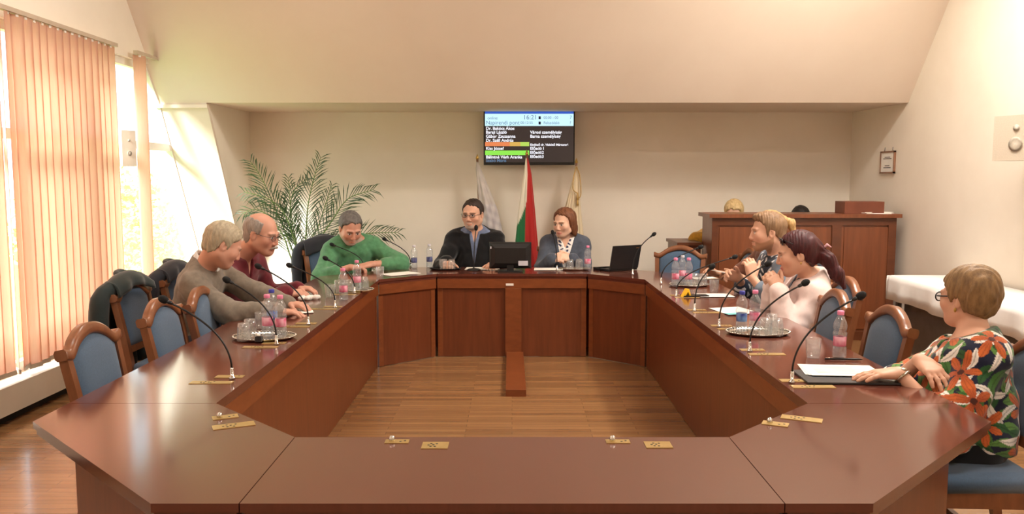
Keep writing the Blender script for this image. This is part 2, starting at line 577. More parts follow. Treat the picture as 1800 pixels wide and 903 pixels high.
# ------------------------------------------------------------------ blinds
def blind(label, y0, y1, pitch, group=None, turned=(), name='vertical_blind', zb=0.285, ang=-9):
    t = thing(name, label, 'blind', (-3.27, (y0 + y1) / 2, 2.66), 0)
    yc = (y0 + y1) / 2
    m = MB()
    m.box((-0.02, y0 - yc - 0.02, -0.016), (0.02, y1 - yc + (0.30 if name != 'vertical_blind' else 0.0), 0.014))
    m.bevel(0.003)
    m.build('head_rail', M['rail'], t)
    y = y0 + 0.05
    i = 0
    while y < y1 - 0.03:
        a = math.radians(ang + random.uniform(-7, 7))
        for k0, av in turned:
            if i == k0: a = math.radians(av)
        mt = Matrix.Translation((0, y - yc, 0)) @ Matrix.Rotation(a, 4, 'Z')
        s = MB()
        ring = []
        dz = random.uniform(-0.01, 0.01)
        rings = []
        for z in [(-0.02) + (zb - 2.66 + dz + 0.02) * q / 8 for q in range(9)]:
            row = []
            for q in range(7):
                v = -0.0625 + 0.125 * q / 6
                row.append((0.006 * math.cos(PI * v / 0.125) + 0.0007, v, z))
            for q in range(6, -1, -1):
                v = -0.0625 + 0.125 * q / 6
                row.append((0.006 * math.cos(PI * v / 0.125) - 0.0007, v, z))
            rings.append([mt @ Vector(p) for p in row])
        s.loft(rings)
        o = s.build('slat', M['blind'], t)
        w = MB()
        w.box((-0.003, -0.06, zb - 2.66 + dz - 0.001), (0.009, 0.06, zb - 2.66 + dz + 0.028), mt)
        w.build('slat_weight', M['rail'], o)
        c = MB()
        c.box((-0.004, -0.012, -0.034), (0.008, 0.012, -0.012), mt)
        c.build('slat_carrier', M['white_paint'], o)
        y += pitch
        i += 1
    return t


blind('long pale pink vertical-slat blind glowing over the tall windows at left', 3.35, 6.93, 0.098, turned=((20, 40), (21, 15)))
blind('single turned pink blind slat hanging alone beside the far window edge', 7.31, 7.44, 0.11, name='single_blind', ang=-28)


# ------------------------------------------------------------------ wall things
def speaker(loc, yaw, label, mat, w, h, d, group=None):
    t = thing('wall_speaker', label, 'loudspeaker', loc, yaw)
    m = MB()
    m.box((-d / 2, -w / 2, -h / 2), (d / 2, w / 2, h / 2)).bevel(0.008)
    m.build('cabinet', mat, t)
    g = MB()
    g.lathe([(0.0, 0.0), (w * 0.13, 0.0), (w * 0.15, 0.006), (w * 0.10, 0.004), (0.0, 0.010)], seg=20)
    bmesh.ops.rotate(g.bm, verts=g.bm.verts[:], cent=(0, 0, 0), matrix=Matrix.Rotation(PI / 2, 3, 'Y'))
    bmesh.ops.translate(g.bm, verts=g.bm.verts[:], vec=(d / 2, 0.0, -h * 0.14))
    g.build('woofer', M['speaker_cone'], t)
    g = MB()
    g.lathe([(0.0, 0.0), (w * 0.06, 0.0), (w * 0.07, 0.005), (0.0, 0.006)], seg=16)
    bmesh.ops.rotate(g.bm, verts=g.bm.verts[:], cent=(0, 0, 0), matrix=Matrix.Rotation(PI / 2, 3, 'Y'))
    bmesh.ops.translate(g.bm, verts=g.bm.verts[:], vec=(d / 2, 0.0, h * 0.22))
    g.build('tweeter', M['speaker_cone'], t)
    b = MB()
    b.box((-d / 2 - 0.10, -0.03, -0.04), (-d / 2 + 0.004, 0.03, 0.04)).bevel(0.004)
    b.build('bracket', M['steel'], t)
    return t


speaker((3.62, 5.86, 1.85), PI + 0.42, 'off-white loudspeaker mounted high on the right wall', M['speaker_grey'], 0.34, 0.315, 0.20)
speaker((-3.28, 7.03, 1.82), -0.45, 'pale grey loudspeaker on the window side between the blind and the lone slat', M['sill'], 0.14, 0.30, 0.11)
# framed notice on the right wall
t = thing('picture_frame', 'small wood-framed notice hanging by two strings on the right wall', 'picture', (XR - 0.012, 8.36, 1.73))
m = MB()
for a, b in (((-.01, -.155, -.112), (.01, .155, -.096)), ((-.01, -.155, .096), (.01, .155, .112)), ((-.01, -.155, -.112), (.01, -.139, .112)), ((-.01, .139, -.112), (.01, .155, .112))):
    m.box(a, b)
m.build('frame', M['frame_wood'], t)
MB().box((-.004, -.14, -.097), (.006, .14, .097)).build('notice', M['paper'], t)
m = MB()
for z, w in ((.05, .06), (.035, .09), (-.035, .05), (-.055, .08)):
    m.box((-.0055, -w, z - .004), (-.0035, w, z + .004))
m.build('print', M['print'], t)
for s in (-1, 1):
    MB().tube([(0.004, s * .09, .11), (0.008, s * .085, .15)], 0.003, 6).build('string', M['print'], t)

# television
TVY = 9.16
a, b = at(851, 193, y=TVY), at(1011, 290, y=TVY)
tvc = (a + b) / 2
tw, th = b.x - a.x, a.z - b.z
t = thing('television', 'flat television on the back wall showing a speaker list', 'television', tvc)
m = MB()
m.box((-tw / 2, 0.0, -th / 2), (tw / 2, 0.05, th / 2)).bevel(0.005)
m.box((-0.15, 0.05, -0.15), (0.15, 0.135, 0.15))
m.build('casing', M['black'], t)


def emit_mat(name, col, s):
    return principled(name, (8, 8, 8), 0.25, emit=col, estr=s)


EM = {'dark': emit_mat('screen_dark', (52, 42, 40), 1.0), 'blue': emit_mat('screen_blue', (50, 88, 190), 1.0), 'head': emit_mat('screen_header', (196, 234, 250), 1.1),
      'white': emit_mat('screen_white_text', (246, 246, 255), 1.15), 'green': emit_mat('screen_green', (140, 226, 80), 1.0), 'orange': emit_mat('screen_orange', (226, 130, 80), 1.0),
      'lime': emit_mat('screen_lime', (176, 210, 90), 1.0), 'ink': emit_mat('screen_grey_text', (90, 120, 150), 1.0), 'amber': emit_mat('screen_amber', (212, 170, 84), 1.0), 'navy': emit_mat('screen_navy', (16, 14, 44), 1.0)}
sw, sh = tw - 0.03, th - 0.05
sx0, sz1 = -sw / 2, th / 2 - 0.018


def scr(name, u0, v0, u1, v1, mat, dep, parent):
    """u, v in 0..1 across the screen, from its top left"""
    return MB().box((sx0 + u0 * sw, -dep - 0.0008, sz1 - v1 * sh), (sx0 + u1 * sw, -dep, sz1 - v0 * sh)).build(name, mat, parent)


screen = scr('screen', 0, 0, 1, 1, EM['dark'], 0.0012, t)
scr('title_bar', 0, 0, 1, 0.045, EM['blue'], 0.0028, screen)
scr('header', 0.0, 0.045, 1, 0.285, EM['head'], 0.0028, screen)
scr('orange_row', 0, 0.60, 0.28, 0.685, EM['orange'], 0.0028, screen)
scr('amber_row', 0.28, 0.60, 0.40, 0.685, EM['amber'], 0.0028, screen)
scr('lime_row', 0.40, 0.60, 0.50, 0.685, EM['lime'], 0.0028, screen)
scr('green_row', 0, 0.77, 0.50, 0.86, EM['green'], 0.0028, screen)


def text(name, s, u, v, size, mat, parent, bold=0.0):
    c = bpy.data.curves.new(name, 'FONT')
    c.body = s
    c.size = size
    c.extrude = 0.0005
    c.offset = bold
    o = bpy.data.objects.new(name, c)
    COL.objects.link(o)
    bpy.context.view_layer.update()
    me = bpy.data.meshes.new_from_object(o.evaluated_get(bpy.context.evaluated_depsgraph_get()))
    bpy.data.objects.remove(o)
    me.materials.append(mat)
    me.transform(Matrix.Rotation(PI / 2, 4, 'X'))
    q = bpy.data.objects.new(name, me)
    COL.objects.link(q)
    q.parent = parent
    q.location = (sx0 + u * sw, -0.0048, sz1 - v * sh)
    return q


rows = [('Dr. Bakócs Ákos', .01, .36), ('Baraji László', .01, .435), ('Gábor Zsuzsanna', .01, .515), ('Dr. Széll András', .01, .595), ('Kiss József', .01, .755), ('Bálintné Végh Aranka', .01, .925), ('Szabó Mária', .01, .995),
        ('Városi személyiség', .51, .435), ('Barna személyiség', .51, .515), ('Elnökző dr. Vízkötő Mártonné', .51, .675), ('Előadó I', .51, .755), ('Előadó2', .51, .835), ('Előadó3', .51, .915)]
for s_, u_, v_ in rows:
    text('name_line', s_, u_, v_, 0.046 if len(s_) < 24 else 0.034, EM['white'] if s_ != 'Szabó Mária' else EM['ink'], screen, 0.0009)
for s_, u_, v_, z_ in (('online', .03, .155, .045), ('16:21', .43, .155, .07), ('00:00 - 00', .66, .145, .04), ('Napirendi pont', .01, .255, .06), ('00:12:55', .40, .245, .04), ('Felszólaló', .66, .25, .045), ('7', .955, .145, .05), ('?', .955, .25, .05)):
    text('header_line', s_, u_, v_, z_, EM['ink'], screen)
for v_ in (.13, .235):
    scr('icon', .605, v_ - .035, .63, v_ + .02, EM['navy'], 0.0045, screen)


# ------------------------------------------------------------------ flags on poles
def flag(label, base, apex, widths, paint, zbot, cord=False):
    """widths: (t, left, right) offsets from the pole down the furled cloth, t 0 at the apex"""
    t = thing('flag_on_pole', label, 'flag', (base[0], base[1], 0), 0, 'flags along the back wall')
    lean = Vector((apex.x - base[0], apex.y - base[1], apex.z))
    m = MB()
    m.tube([(0, 0, 0.03), lean * 0.5 + Vector((0, 0, 0.015)), lean + Vector((0, 0, 0.03))], 0.013, 10)
    m.build('pole', M['frame_wood'], t)
    MB().lathe([(0.0, 0.0), (0.17, 0.0), (0.17, 0.02), (0.05, 0.04), (0.03, 0.12), (0.0, 0.12)], seg=24).build('base', M['gold'], t)
    MB().lathe([(0.0, 0.0), (0.014, 0.006), (0.018, 0.02), (0.010, 0.04), (0.0, 0.07)], lean + Vector((0, 0, 0.02)), 12).build('finial', M['gold'], t)
    rings, cols = [], []
    n, seg = 46, 64
    ts = [w[0] for w in widths]
    for i in range(n + 1):
        q = i / n
        z = apex.z + (zbot - apex.z) * q
        px_ = lean.x * (z / apex.z)
        L = np.interp(q, ts, [w[1] for w in widths])
        R = np.interp(q, ts, [w[2] for w in widths])
        cx_, hw = px_ + (L + R) / 2, (R - L) / 2
        ring = []
        for k in range(seg):
            a = 2 * PI * k / seg
            fold = 1 + 0.16 * math.sin(7 * a + 2.2 * q) * min(1, q * 3) + 0.07 * math.sin(13 * a - 3 * q) * min(1, q * 3)
            x = cx_ + hw * math.cos(a) * (0.92 + 0.08 * fold)
            y = lean.y * (z / apex.z) + (0.012 + 0.055 * min(1, q * 2.2)) * math.sin(a) * fold
            ring.append((x, y, z))
            cols.append(paint(q, (1 + math.cos(a)) / 2, x, z, a))
        rings.append(ring)
    m = MB()
    m.loft(rings)
    o = m.build('flag_cloth', M['flag'], t)
    ca = o.data.color_attributes.new('Col', 'FLOAT_COLOR', 'POINT')
    flat = []
    for c in cols: flat += [*s2l(c), 1.0]
    ca.data.foreach_set('color', flat)
    if cord:
        z0 = apex.z
        m = MB()
        for dx, zz in ((-0.03, 0.30), (0.035, 0.36)):
            m.tube(spline([lean + Vector((0, -0.03, -0.01)), Vector((lean.x + dx, lean.y - 0.05, z0 - 0.12)), Vector((lean.x + dx * 1.3, lean.y - 0.075, z0 - zz + 0.05)), Vector((lean.x + 0.01, lean.y - 0.08, z0 - zz))]), 0.006, 6)
            m.tube([(lean.x + 0.01, lean.y - 0.08, z0 - zz + 0.01), (lean.x + 0.012, lean.y - 0.082, z0 - zz - 0.07)], [0.006, 0.016], 8)
        m.build('cord', M['tassel'], t)
    return t


def paint_grey(q, f, x, z, a):
    v = 0.5 + 0.5 * math.sin(60 * x + 26 * z) * math.sin(41 * z - 22 * x)
    return (214 - 40 * v, 208 - 40 * v, 206 - 34 * v) if q > 0.45 else (206 - 18 * v, 198 - 18 * v, 190 - 14 * v)


def paint_tri(q, f, x, z, a):
    if f > 0.50 - 0.12 * q: return (176, 34, 30)
    if z > 1.21 + 0.5 * (f - 0.3): return (236, 228, 208)
    return (30, 112, 62)


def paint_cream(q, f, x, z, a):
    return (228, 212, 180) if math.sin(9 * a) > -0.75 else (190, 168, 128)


ap = at(840, 284, y=9.0)
flag('grey-white furled flag on a pole behind the man in the black jacket', (ap.x + 0.06, 9.0), ap, [(0, -.012, .012), (.08, -.02, .04), (.5, .0, .20), (1, .0, .30)], paint_grey, 0.72)
ap = at(927, 277, y=8.85)
flag('red, white and green furled flag standing below the television', (ap.x + 0.02, 8.85), ap, [(0, -.012, .014), (.15, -.035, .05), (.5, -.10, .085), (.78, -.135, .11), (.80, -.12, .11), (1, -.07, .13)], paint_tri, 0.62)
ap = at(1014, 291, y=9.0)
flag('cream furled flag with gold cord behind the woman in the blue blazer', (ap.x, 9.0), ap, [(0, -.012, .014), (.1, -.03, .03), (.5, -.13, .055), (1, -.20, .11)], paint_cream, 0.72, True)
# ------------------------------------------------------------------ the ring of tables
T = 0.74
IN_F, IN_S, IN_BS, IN_B = (0.696, 2.576), (1.0905, 2.975), (1.0905, 6.736), (0.655, 7.135)
OUT_F, OUT_S, OUT_BS, OUT_B = (0.922, 2.030), (1.636, 2.744), (1.636, 6.950), (0.915, 7.680)


def shrink(poly, d=0.0014):
    c = [sum(p[i] for p in poly) / len(poly) for i in (0, 1)]
    out = []
    n = len(poly)
    for i in range(n):
        p0, p1, p2 = Vector((*poly[i - 1], 0)), Vector((*poly[i], 0)), Vector((*poly[(i + 1) % n], 0))
        a, b = (p1 - p0).normalized(), (p2 - p1).normalized()
        na, nb = Vector((-a.y, a.x, 0)), Vector((-b.y, b.x, 0))
        k = (na + nb) / max(0.2, 1 + na.dot(nb))
        q = p1 + k * d
        out.append((q.x, q.y))
    return out


def ccw(poly):
    A = sum(poly[i - 1][0] * poly[i][1] - poly[i][0] * poly[i - 1][1] for i in range(len(poly)))
    return poly if A > 0 else poly[::-1]


def wall_panel(mb, a, b, off, th, z0, z1, ext=0.0):
    """upright board along a-b, shifted by off to the side given by the left normal"""
    A, B = Vector((*a, 0)), Vector((*b, 0))
    d = (B - A).normalized()
    n = Vector((-d.y, d.x, 0))
    A, B = A - d * ext + n * off, B + d * ext + n * off
    p = [A, B, B + n * th, A + n * th]
    mb.prism(ccw([(q.x, q.y) for q in p]), z0, z1)


PLATES = {}


def table(key, label, poly, inner, outer, side_mat, group='sections of the big council table', open_side=None, legs=()):
    poly = ccw(poly)
    cx_ = sum(p[0] for p in poly) / len(poly)
    cy_ = sum(p[1] for p in poly) / len(poly)
    t = thing('conference_table', label, 'table', (cx_, cy_, 0), 0, group)
    rel = lambda p: (p[0] - cx_, p[1] - cy_)
    P = [rel(p) for p in poly]
    m = MB()
    m.prism(shrink(P, 0.0014), T - 0.024, T)
    m.bevel(0.006, 3)
    m2 = MB()
    m2.prism(shrink(P, 0.010), T - 0.046, T - 0.0242)
    m2.bevel(0.004, 2)
    tmp = bpy.data.meshes.new('tmp')
    m2.bm.to_mesh(tmp)
    m.bm.from_mesh(tmp)
    m2.bm.free()
    bpy.data.meshes.remove(tmp)
    m.build('tabletop', side_mat, t)
    a, b = rel(inner[0]), rel(inner[1])
    m = MB()
    wall_panel(m, a, b, 0.010, 0.028, 0.612, T - 0.0465, -0.002)
    m.bevel(0.003)
    m.build('apron_rail', M['band'], t)
    m = MB()
    wall_panel(m, a, b, 0.030, 0.024, 0.004, 0.6115, -0.004)
    m.build('inner_panel', M['panel'], t)
    # corner strips where the boards meet
    A, B = Vector((*a, 0)), Vector((*b, 0))
    d = (B - A).normalized()
    for e in (A + d * 0.025, B - d * 0.025):
        m = MB()
        wall_panel(m, (e.x - d.x * 0.022, e.y - d.y * 0.022), (e.x + d.x * 0.022, e.y + d.y * 0.022), 0.026, 0.006, 0.004, 0.6115)
        m.build('corner_strip', M['band'], t)
    if outer:
        a, b = rel(outer[0]), rel(outer[1])
        m = MB()
        wall_panel(m, a, b, outer[2], 0.026, 0.004, T - 0.0465, outer[3])
        m.bevel(0.003)
        m.build('outer_panel', M['panel'], t)
    for (lx, ly) in legs:
        m = MB()
        m.box((lx - cx_ - 0.022, ly - cy_ - 0.022, 0.0), (lx - cx_ + 0.022, ly - cy_ + 0.022, T - 0.0465)).bevel(0.003)
        m.build('leg', M['panel'], t)
    PLATES[key] = (t, cx_, cy_)
    return t


X = lambda p, s: (p[0] * s, p[1])
for s, nm in ((-1, 'left'), (1, 'right')):
    i_f, i_s, i_bs, i_b = (X(p, s) for p in (IN_F, IN_S, IN_BS, IN_B))
    o_f, o_s, o_bs, o_b = (X(p, s) for p in (OUT_F, OUT_S, OUT_BS, OUT_B))
    io = lambda a, b: (a, b) if s < 0 else (b, a)
    # left run: walking from front to back the outside lies to the left
    table(nm + '_run', f'long {nm} side of the council table ring, with gooseneck microphones and trays',
          [i_s, (s * 1.636, i_s[1]), (s * 1.636, i_bs[1]), i_bs], io(i_s, i_bs), None, M['top_side'],
          legs=[(s * 1.60, i_s[1] + 0.05), (s * 1.60, 4.85), (s * 1.60, i_bs[1] - 0.05)])
    table(nm + '_front', f'front {nm} angled corner section of the council table, bare with two brass plates',
          [i_s, (s * 1.636, i_s[1]), o_s, o_f, (s * IN_F[0], o_f[1]), i_f], io(i_f, i_s), (*io(o_f, o_s), -0.14, -0.045), M['top'])
    table(nm + '_back', ('back left angled corner section of the council table, before the man in green' if s < 0 else 'back right angled corner section of the council table, below the open laptop'),
          [i_bs, (s * 1.636, i_bs[1]), o_bs, o_b, (s * IN_B[0], o_b[1]), i_b], io(i_bs, i_b), None, M['top'], legs=[(s * 1.56, 6.80), (s * 1.56, 6.93), (s * 0.70, 7.62)])
table('front', 'front straight section of the council table nearest the camera, bare with four brass plates',
      [(-.696, 2.576), (-.696, 2.03), (.696, 2.03), (.696, 2.576)], ((.696, 2.576), (-.696, 2.576)), ((.66, 2.03), (-.66, 2.03), -0.16, 0), M['top_side'])
tb = table('back', 'far straight section of the council table with the black monitor on it',
           [(-.655, 7.135), (.655, 7.135), (.655, 7.68), (-.655, 7.68)], ((-.655, 7.135), (.655, 7.135)), None, M['top_side'], legs=[(-.62, 7.64), (.62, 7.64)])
# post and label on the far inner panel
t, cx_, cy_ = PLATES['back']
MB().box((-0.058 - cx_, 7.135 - cy_ + 0.002, 0.004), (0.082 - cx_, 7.135 - cy_ + 0.03, 0.6115)).bevel(0.003).build('cable_post', M['band'], t)
q = at(897, 500, y=7.14)
MB().box((q.x - .034 - cx_, 7.135 - cy_ + 0.006, q.z - .010), (q.x + .034 - cx_, 7.135 - cy_ + 0.0105, q.z + .010)).build('label', M['paper'], t)
tag(MB().prism([(-0.045, 5.82), (0.102, 5.82), (0.099, 7.135), (-0.047, 7.135)], 0.0, 0.05).bevel(0.004).build('cable_duct', M['band']),
    'low wooden cable duct lying on the floor inside the table ring', 'cable duct')


def plate(key, p, yaw, w, h, kind):
    t, cx_, cy_ = PLATES[key]
    mt = Matrix.Translation((p[0] - cx_, p[1] - cy_, T)) @ Matrix.Rotation(yaw, 4, 'Z')
    m = MB()
    m.box((-w / 2, -h / 2, -0.001), (w / 2, h / 2, 0.0022), mt)
    m.mi = 1
    if kind == 'data':
        for hx, hy in ((-.25, .0), (-.16, .22), (-.16, -.2), (-.07, .05), (.0, -.22), (.05, .2)):
            m.lathe([(0.004, 0.0022), (0.004, 0.0028), (0.0, 0.0028)], (0, 0, 0), 8)
            vs = m.bm.verts[-24:]
            bmesh.ops.transform(m.bm, verts=vs, matrix=mt @ Matrix.Translation((hx * w, hy * h, 0)))
    else:
        for hx, hy in ((.15, -.1), (.33, .1)):
            m.lathe([(0.004, 0.0022), (0.004, 0.0028), (0.0, 0.0028)], (0, 0, 0), 8)
            vs = m.bm.verts[-24:]
            bmesh.ops.transform(m.bm, verts=vs, matrix=mt @ Matrix.Translation((hx * w, hy * h, 0)))
    o = m.build('socket_plate', [M['brass'], M['black']], t)
    if kind == 'jack':
        k = MB()
        k.lathe([(0.010, 0.0), (0.010, 0.010), (0.007, 0.018), (0.0, 0.02)], (0, 0, 0), 12)
        bmesh.ops.transform(k.bm, verts=k.bm.verts[:], matrix=mt @ Matrix.Translation((-.22 * w, .05 * h, 0)))
        k.build('jack', M['chrome'], o)


MICS = [((409, 665), (287, 533)), ((487, 605), (398, 498)), ((543, 570), (454, 473)), ((590, 540), (509, 470)), ((624, 515), (572, 458)), ((640, 475), (584, 432)), ((723, 470), (676, 423)),
        ((980, 475), (974, 408)), ((1113, 482), (1152, 416)), ((1163, 498), (1233, 437)), ((1190, 520), (1293, 454)), ((1222, 546), (1256, 476)), ((1265, 574), (1352, 469)), ((1319, 617), (1418, 503)), ((1393, 672), (1516, 527))]
for i, (b, h) in enumerate(MICS):
    p = at(*b, z=T)
    if i <= 4:
        plate('left_run', (p.x - 0.02, p.y + 0.03), 0, 0.115, 0.045, 'flat')
        plate('left_run', (p.x - 0.06, p.y - 0.07), 0, 0.17, 0.045, 'data')
    elif i >= 10:
        plate('right_run', (p.x + 0.02, p.y + 0.03), 0, 0.115, 0.045, 'flat')
        plate('right_run', (p.x + 0.06, p.y - 0.07), 0, 0.17, 0.045, 'data')
for u, v, k in ((699, 776, 'jack'), (766, 783, 'data'), (1087, 776, 'jack'), (1158, 782, 'data')):
    p = at(u, v, z=T)
    plate('front', p, 0, 0.075 if k == 'jack' else 0.082, 0.036 if k == 'jack' else 0.062, k)
for u, v, k in ((397, 733, 'jack'), (412, 748, 'data')):
    p = at(u, v, z=T)
    plate('left_front', p, -0.35 + PI / 4, 0.085 if k == 'jack' else 0.135, 0.045 if k == 'jack' else 0.05, k)
for u, v, k in ((1364, 745, 'jack'), (1410, 736, 'data')):
    p = at(u, v, z=T)
    plate('right_front', p, 0.35 - PI / 4, 0.085 if k == 'jack' else 0.135, 0.045 if k == 'jack' else 0.05, k)

# ------------------------------------------------------------------ microphones
MIC_LABELS = ['gooseneck microphone nearest the camera on the left run, reaching over the empty chairs',
              'gooseneck microphone rising from behind the left tray of pink bottles', 'gooseneck microphone before the hands of the man in the grey sweater',
              'gooseneck microphone before the man in the maroon sweater, head against the plant stems', 'gooseneck microphone beside the tray near the man in green, head against his sleeve',
              'gooseneck microphone pointing at the chest of the man in green', 'gooseneck microphone left of the two blue-label bottles, leaning toward the palm',
              'gooseneck microphone standing before the woman in the blue blazer', 'gooseneck microphone behind the laptop at the far right corner', 'gooseneck microphone rising before the empty chair at the far right corner',
              'gooseneck microphone at the yellow marker, its head lying level against the counter', 'gooseneck microphone reaching to the hand with the white phone',
              'gooseneck microphone held close by the clasped hands of the woman in pink', 'gooseneck microphone arching over the right tray toward the sleeve of the pink blazer',
              'gooseneck microphone nearest the camera on the right run, arching before the empty blue chair']
for (b, h), lab in zip(MICS, MIC_LABELS):
    p = at(*b, z=T + 0.003)
    q = at(*h, y=p.y)
    t = thing('gooseneck_microphone', lab, 'microphone', p, 0, 'gooseneck microphones along the council table')
    e = q - p
    MB().lathe([(0.013, 0.0), (0.013, 0.006), (0.0075, 0.008), (0.0075, 0.042), (0.006, 0.046), (0.0, 0.046)], (0, 0, 0), 14).build('connector', M['chrome'], t)
    hor = Vector((e.x, e.y, 0))
    top = e - hor.normalized() * 0.036 if hor.length > 0.1 else e - Vector((0, 0, 0.036))
    pts = bez((0, 0, 0.04), (0, 0, 0.04 + e.z * 0.42), top - hor * 0.42 - Vector((0, 0, 0.02 + e.z * .12)), top, 18)
    MB().tube(pts, 0.0042, 8).build('gooseneck', M['black'], t)
    d = (pts[-1] - pts[-2]).normalized()
    m = MB()
    m.tube([top - d * 0.004, top + d * 0.002, top + d * 0.018, top + d * 0.020], [0.005, 0.008, 0.0085, 0.007], 12)
    m.build('capsule', M['black'], t)
    rot = d.to_track_quat('Z', 'Y').to_matrix().to_4x4()
    MB().ball(top + d * 0.036, (0.0165, 0.0165, 0.023), 14, 10, rot).build('windscreen', M['black_matte'], t)
# desk microphone on a round foot
p = at(834, 475, z=T)
t = thing('desk_microphone', 'round-footed desk microphone before the man in the black jacket', 'microphone', p, 0)
MB().lathe([(0.062, 0.0), (0.062, 0.008), (0.045, 0.016), (0.016, 0.022), (0.0, 0.024)], (0, 0, 0), 28).build('base', M['black'], t)
pts = bez((0, 0, 0.015), (0.0, 0, 0.2), (0.01, 0.02, 0.28), (0.018, 0.05, 0.37), 14)
MB().tube(pts, 0.005, 8).build('gooseneck', M['black'], t)
MB().ball(pts[-1] + Vector((0.001, 0.004, 0.012)), (0.018, 0.018, 0.028), 14, 10).build('windscreen', M['black_matte'], t)


# ------------------------------------------------------------------ chairs
def make_chair(label):
    t = thing('conference_chair', label, 'chair', (0, 0, 0), 0, 'blue upholstered wooden chairs')
    TB = math.radians(11)

    def bp(y, z, off=0.0):
        """point on the tilted back plane: z from the seat, off to the front"""
        h = z - 0.46
        return Vector((-0.205 - math.sin(TB) * h + off * math.cos(TB), y, 0.46 + math.cos(TB) * h + off * math.sin(TB)))
    m = MB()
    m.loft([[(x * 1.0, y, z) for x, y in ((-0.20 + i_, -0.20 + i_), (0.23 - i_, -0.225 + i_), (0.245 - i_, 0.0), (0.23 - i_, 0.225 - i_), (-0.20 + i_, 0.20 - i_))] for z, i_ in ((0.388, 0.006), (0.425, 0.0), (0.446, 0.012), (0.456, 0.05))], smooth=True)
    m.build('seat', M['chair_blue'], t)
    m = MB()
    m.box((-0.205, -0.20, 0.325), (0.222, -0.178, 0.3875))
    m.box((-0.205, 0.178, 0.325), (0.222, 0.20, 0.3875))
    m.box((0.20, -0.2, 0.325), (0.222, 0.2, 0.3875))
    m.box((-0.222, -0.19, 0.325), (-0.20, 0.19, 0.3875))
    m.bevel(0.003)
    m.build('seat_rail', M['chair_wood'], t)
    for s in (-1, 1):
        m = MB()
        m.loft([[(x + a * r, s * 0.195 + b * r, z) for a, b in ((-1, -1), (1, -1), (1, 1), (-1, 1))] for x, r, z in ((0.205, 0.015, 0.0), (0.205, 0.019, 0.2), (0.205, 0.022, 0.3875))], smooth=False)
        m.bevel(0.003)
        m.build('leg', M['chair_wood'], t)
        m = MB()
        ring = []
        for x, z, r in ((-0.275, 0.0, 0.016), (-0.235, 0.22, 0.019), (-0.21, 0.44, 0.021)):
            ring.append([(x + a * r, s * 0.198 + b * r, z) for a, b in ((-1, -1), (1, -1), (1, 1), (-1, 1))])
        for z in (0.6, 0.75, 0.862):
            c = bp(s * (0.198 + (z - 0.46) * 0.045), z)
            ring.append([(c.x + a * 0.019, c.y + b * 0.019, c.z) for a, b in ((-1, -1), (1, -1), (1, 1), (-1, 1))])
        m.loft(ring, smooth=False)
        m.bevel(0.003)
        m.build('leg', M['chair_wood'], t)
    for z in (0.17,):
        m = MB()
        m.box((-0.24, -0.205, z), (0.2, -0.187, z + 0.028))
        m.box((-0.24, 0.187, z), (0.2, 0.205, z + 0.028))
        m.box((-0.03, -0.19, z + 0.002), (-0.008, 0.19, z + 0.026))
        m.bevel(0.003)
        m.build('stretcher', M['chair_wood'], t)

    def top(y):
        a = abs(y)
        if a < 0.15: return 0.955 - 0.05 * (a / 0.15) ** 2
        if a < 0.20: return 0.905 - 0.035 * ((a - 0.15) / 0.05) ** 0.8
        return 0.870 + 0.012 * (a - 0.20) / 0.04
    N = 40
    rings = []
    for i in range(N + 1):
        y = -0.245 + 0.49 * i / N
        zt, th = top(y), 0.050 if abs(y) < 0.19 else 0.046
        w = 0.026
        ring = []
        for a, b in ((-.7, 0), (-1, -.25), (-1, -.8), (-.7, -1), (.7, -1), (1, -.8), (1, -.25), (.7, 0)):
            ring.append(bp(y, zt + b * th, a * w))
        rings.append(ring)
    m = MB()
    m.loft(rings)
    m.build('crest_rail', M['chair_wood'], t)
    m = MB()
    m.loft([[bp(y, 0.535 + b * 0.02, a * 0.014) for a, b in ((-1, -1), (1, -1), (1, 1), (-1, 1))] for y in (-0.2, 0.2)], smooth=False)
    m.build('lower_rail', M['chair_wood'], t)
    # upholstered pad filling the arch
    cols = []
    m = MB()
    F, B = [], []
    ny, nz = 18, 12
    for i in range(ny + 1):
        f = -1 + 2 * i / ny
        fr, br = [], []
        for k in range(nz + 1):
            g = k / nz
            zt = top(f * 0.19) - 0.046
            z = 0.545 + (zt - 0.545) * g
            y = f * (0.182 + (z - 0.46) * 0.045)
            bulge = (1 - f ** 6) * (1 - (2 * g - 1) ** 6)
            fr.append(m.bm.verts.new(bp(y, z, 0.006 + 0.022 * bulge)))
            br.append(m.bm.verts.new(bp(y, z, -0.006 - 0.010 * bulge)))
        F.append(fr)
        B.append(br)
    for G in (F, B):
        for i in range(ny):
            for k in range(nz):
                m._f([G[i][k], G[i + 1][k], G[i + 1][k + 1], G[i][k + 1]], True)
    for i in range(ny):
        for k in (0, nz):
            m._f([F[i][k], F[i + 1][k], B[i + 1][k], B[i][k]])
    for k in range(nz):
        for i in (0, ny):
            m._f([F[i][k], F[i][k + 1], B[i][k + 1], B[i][k]])
    m.build('backrest', M['chair_blue'], t)
    return t


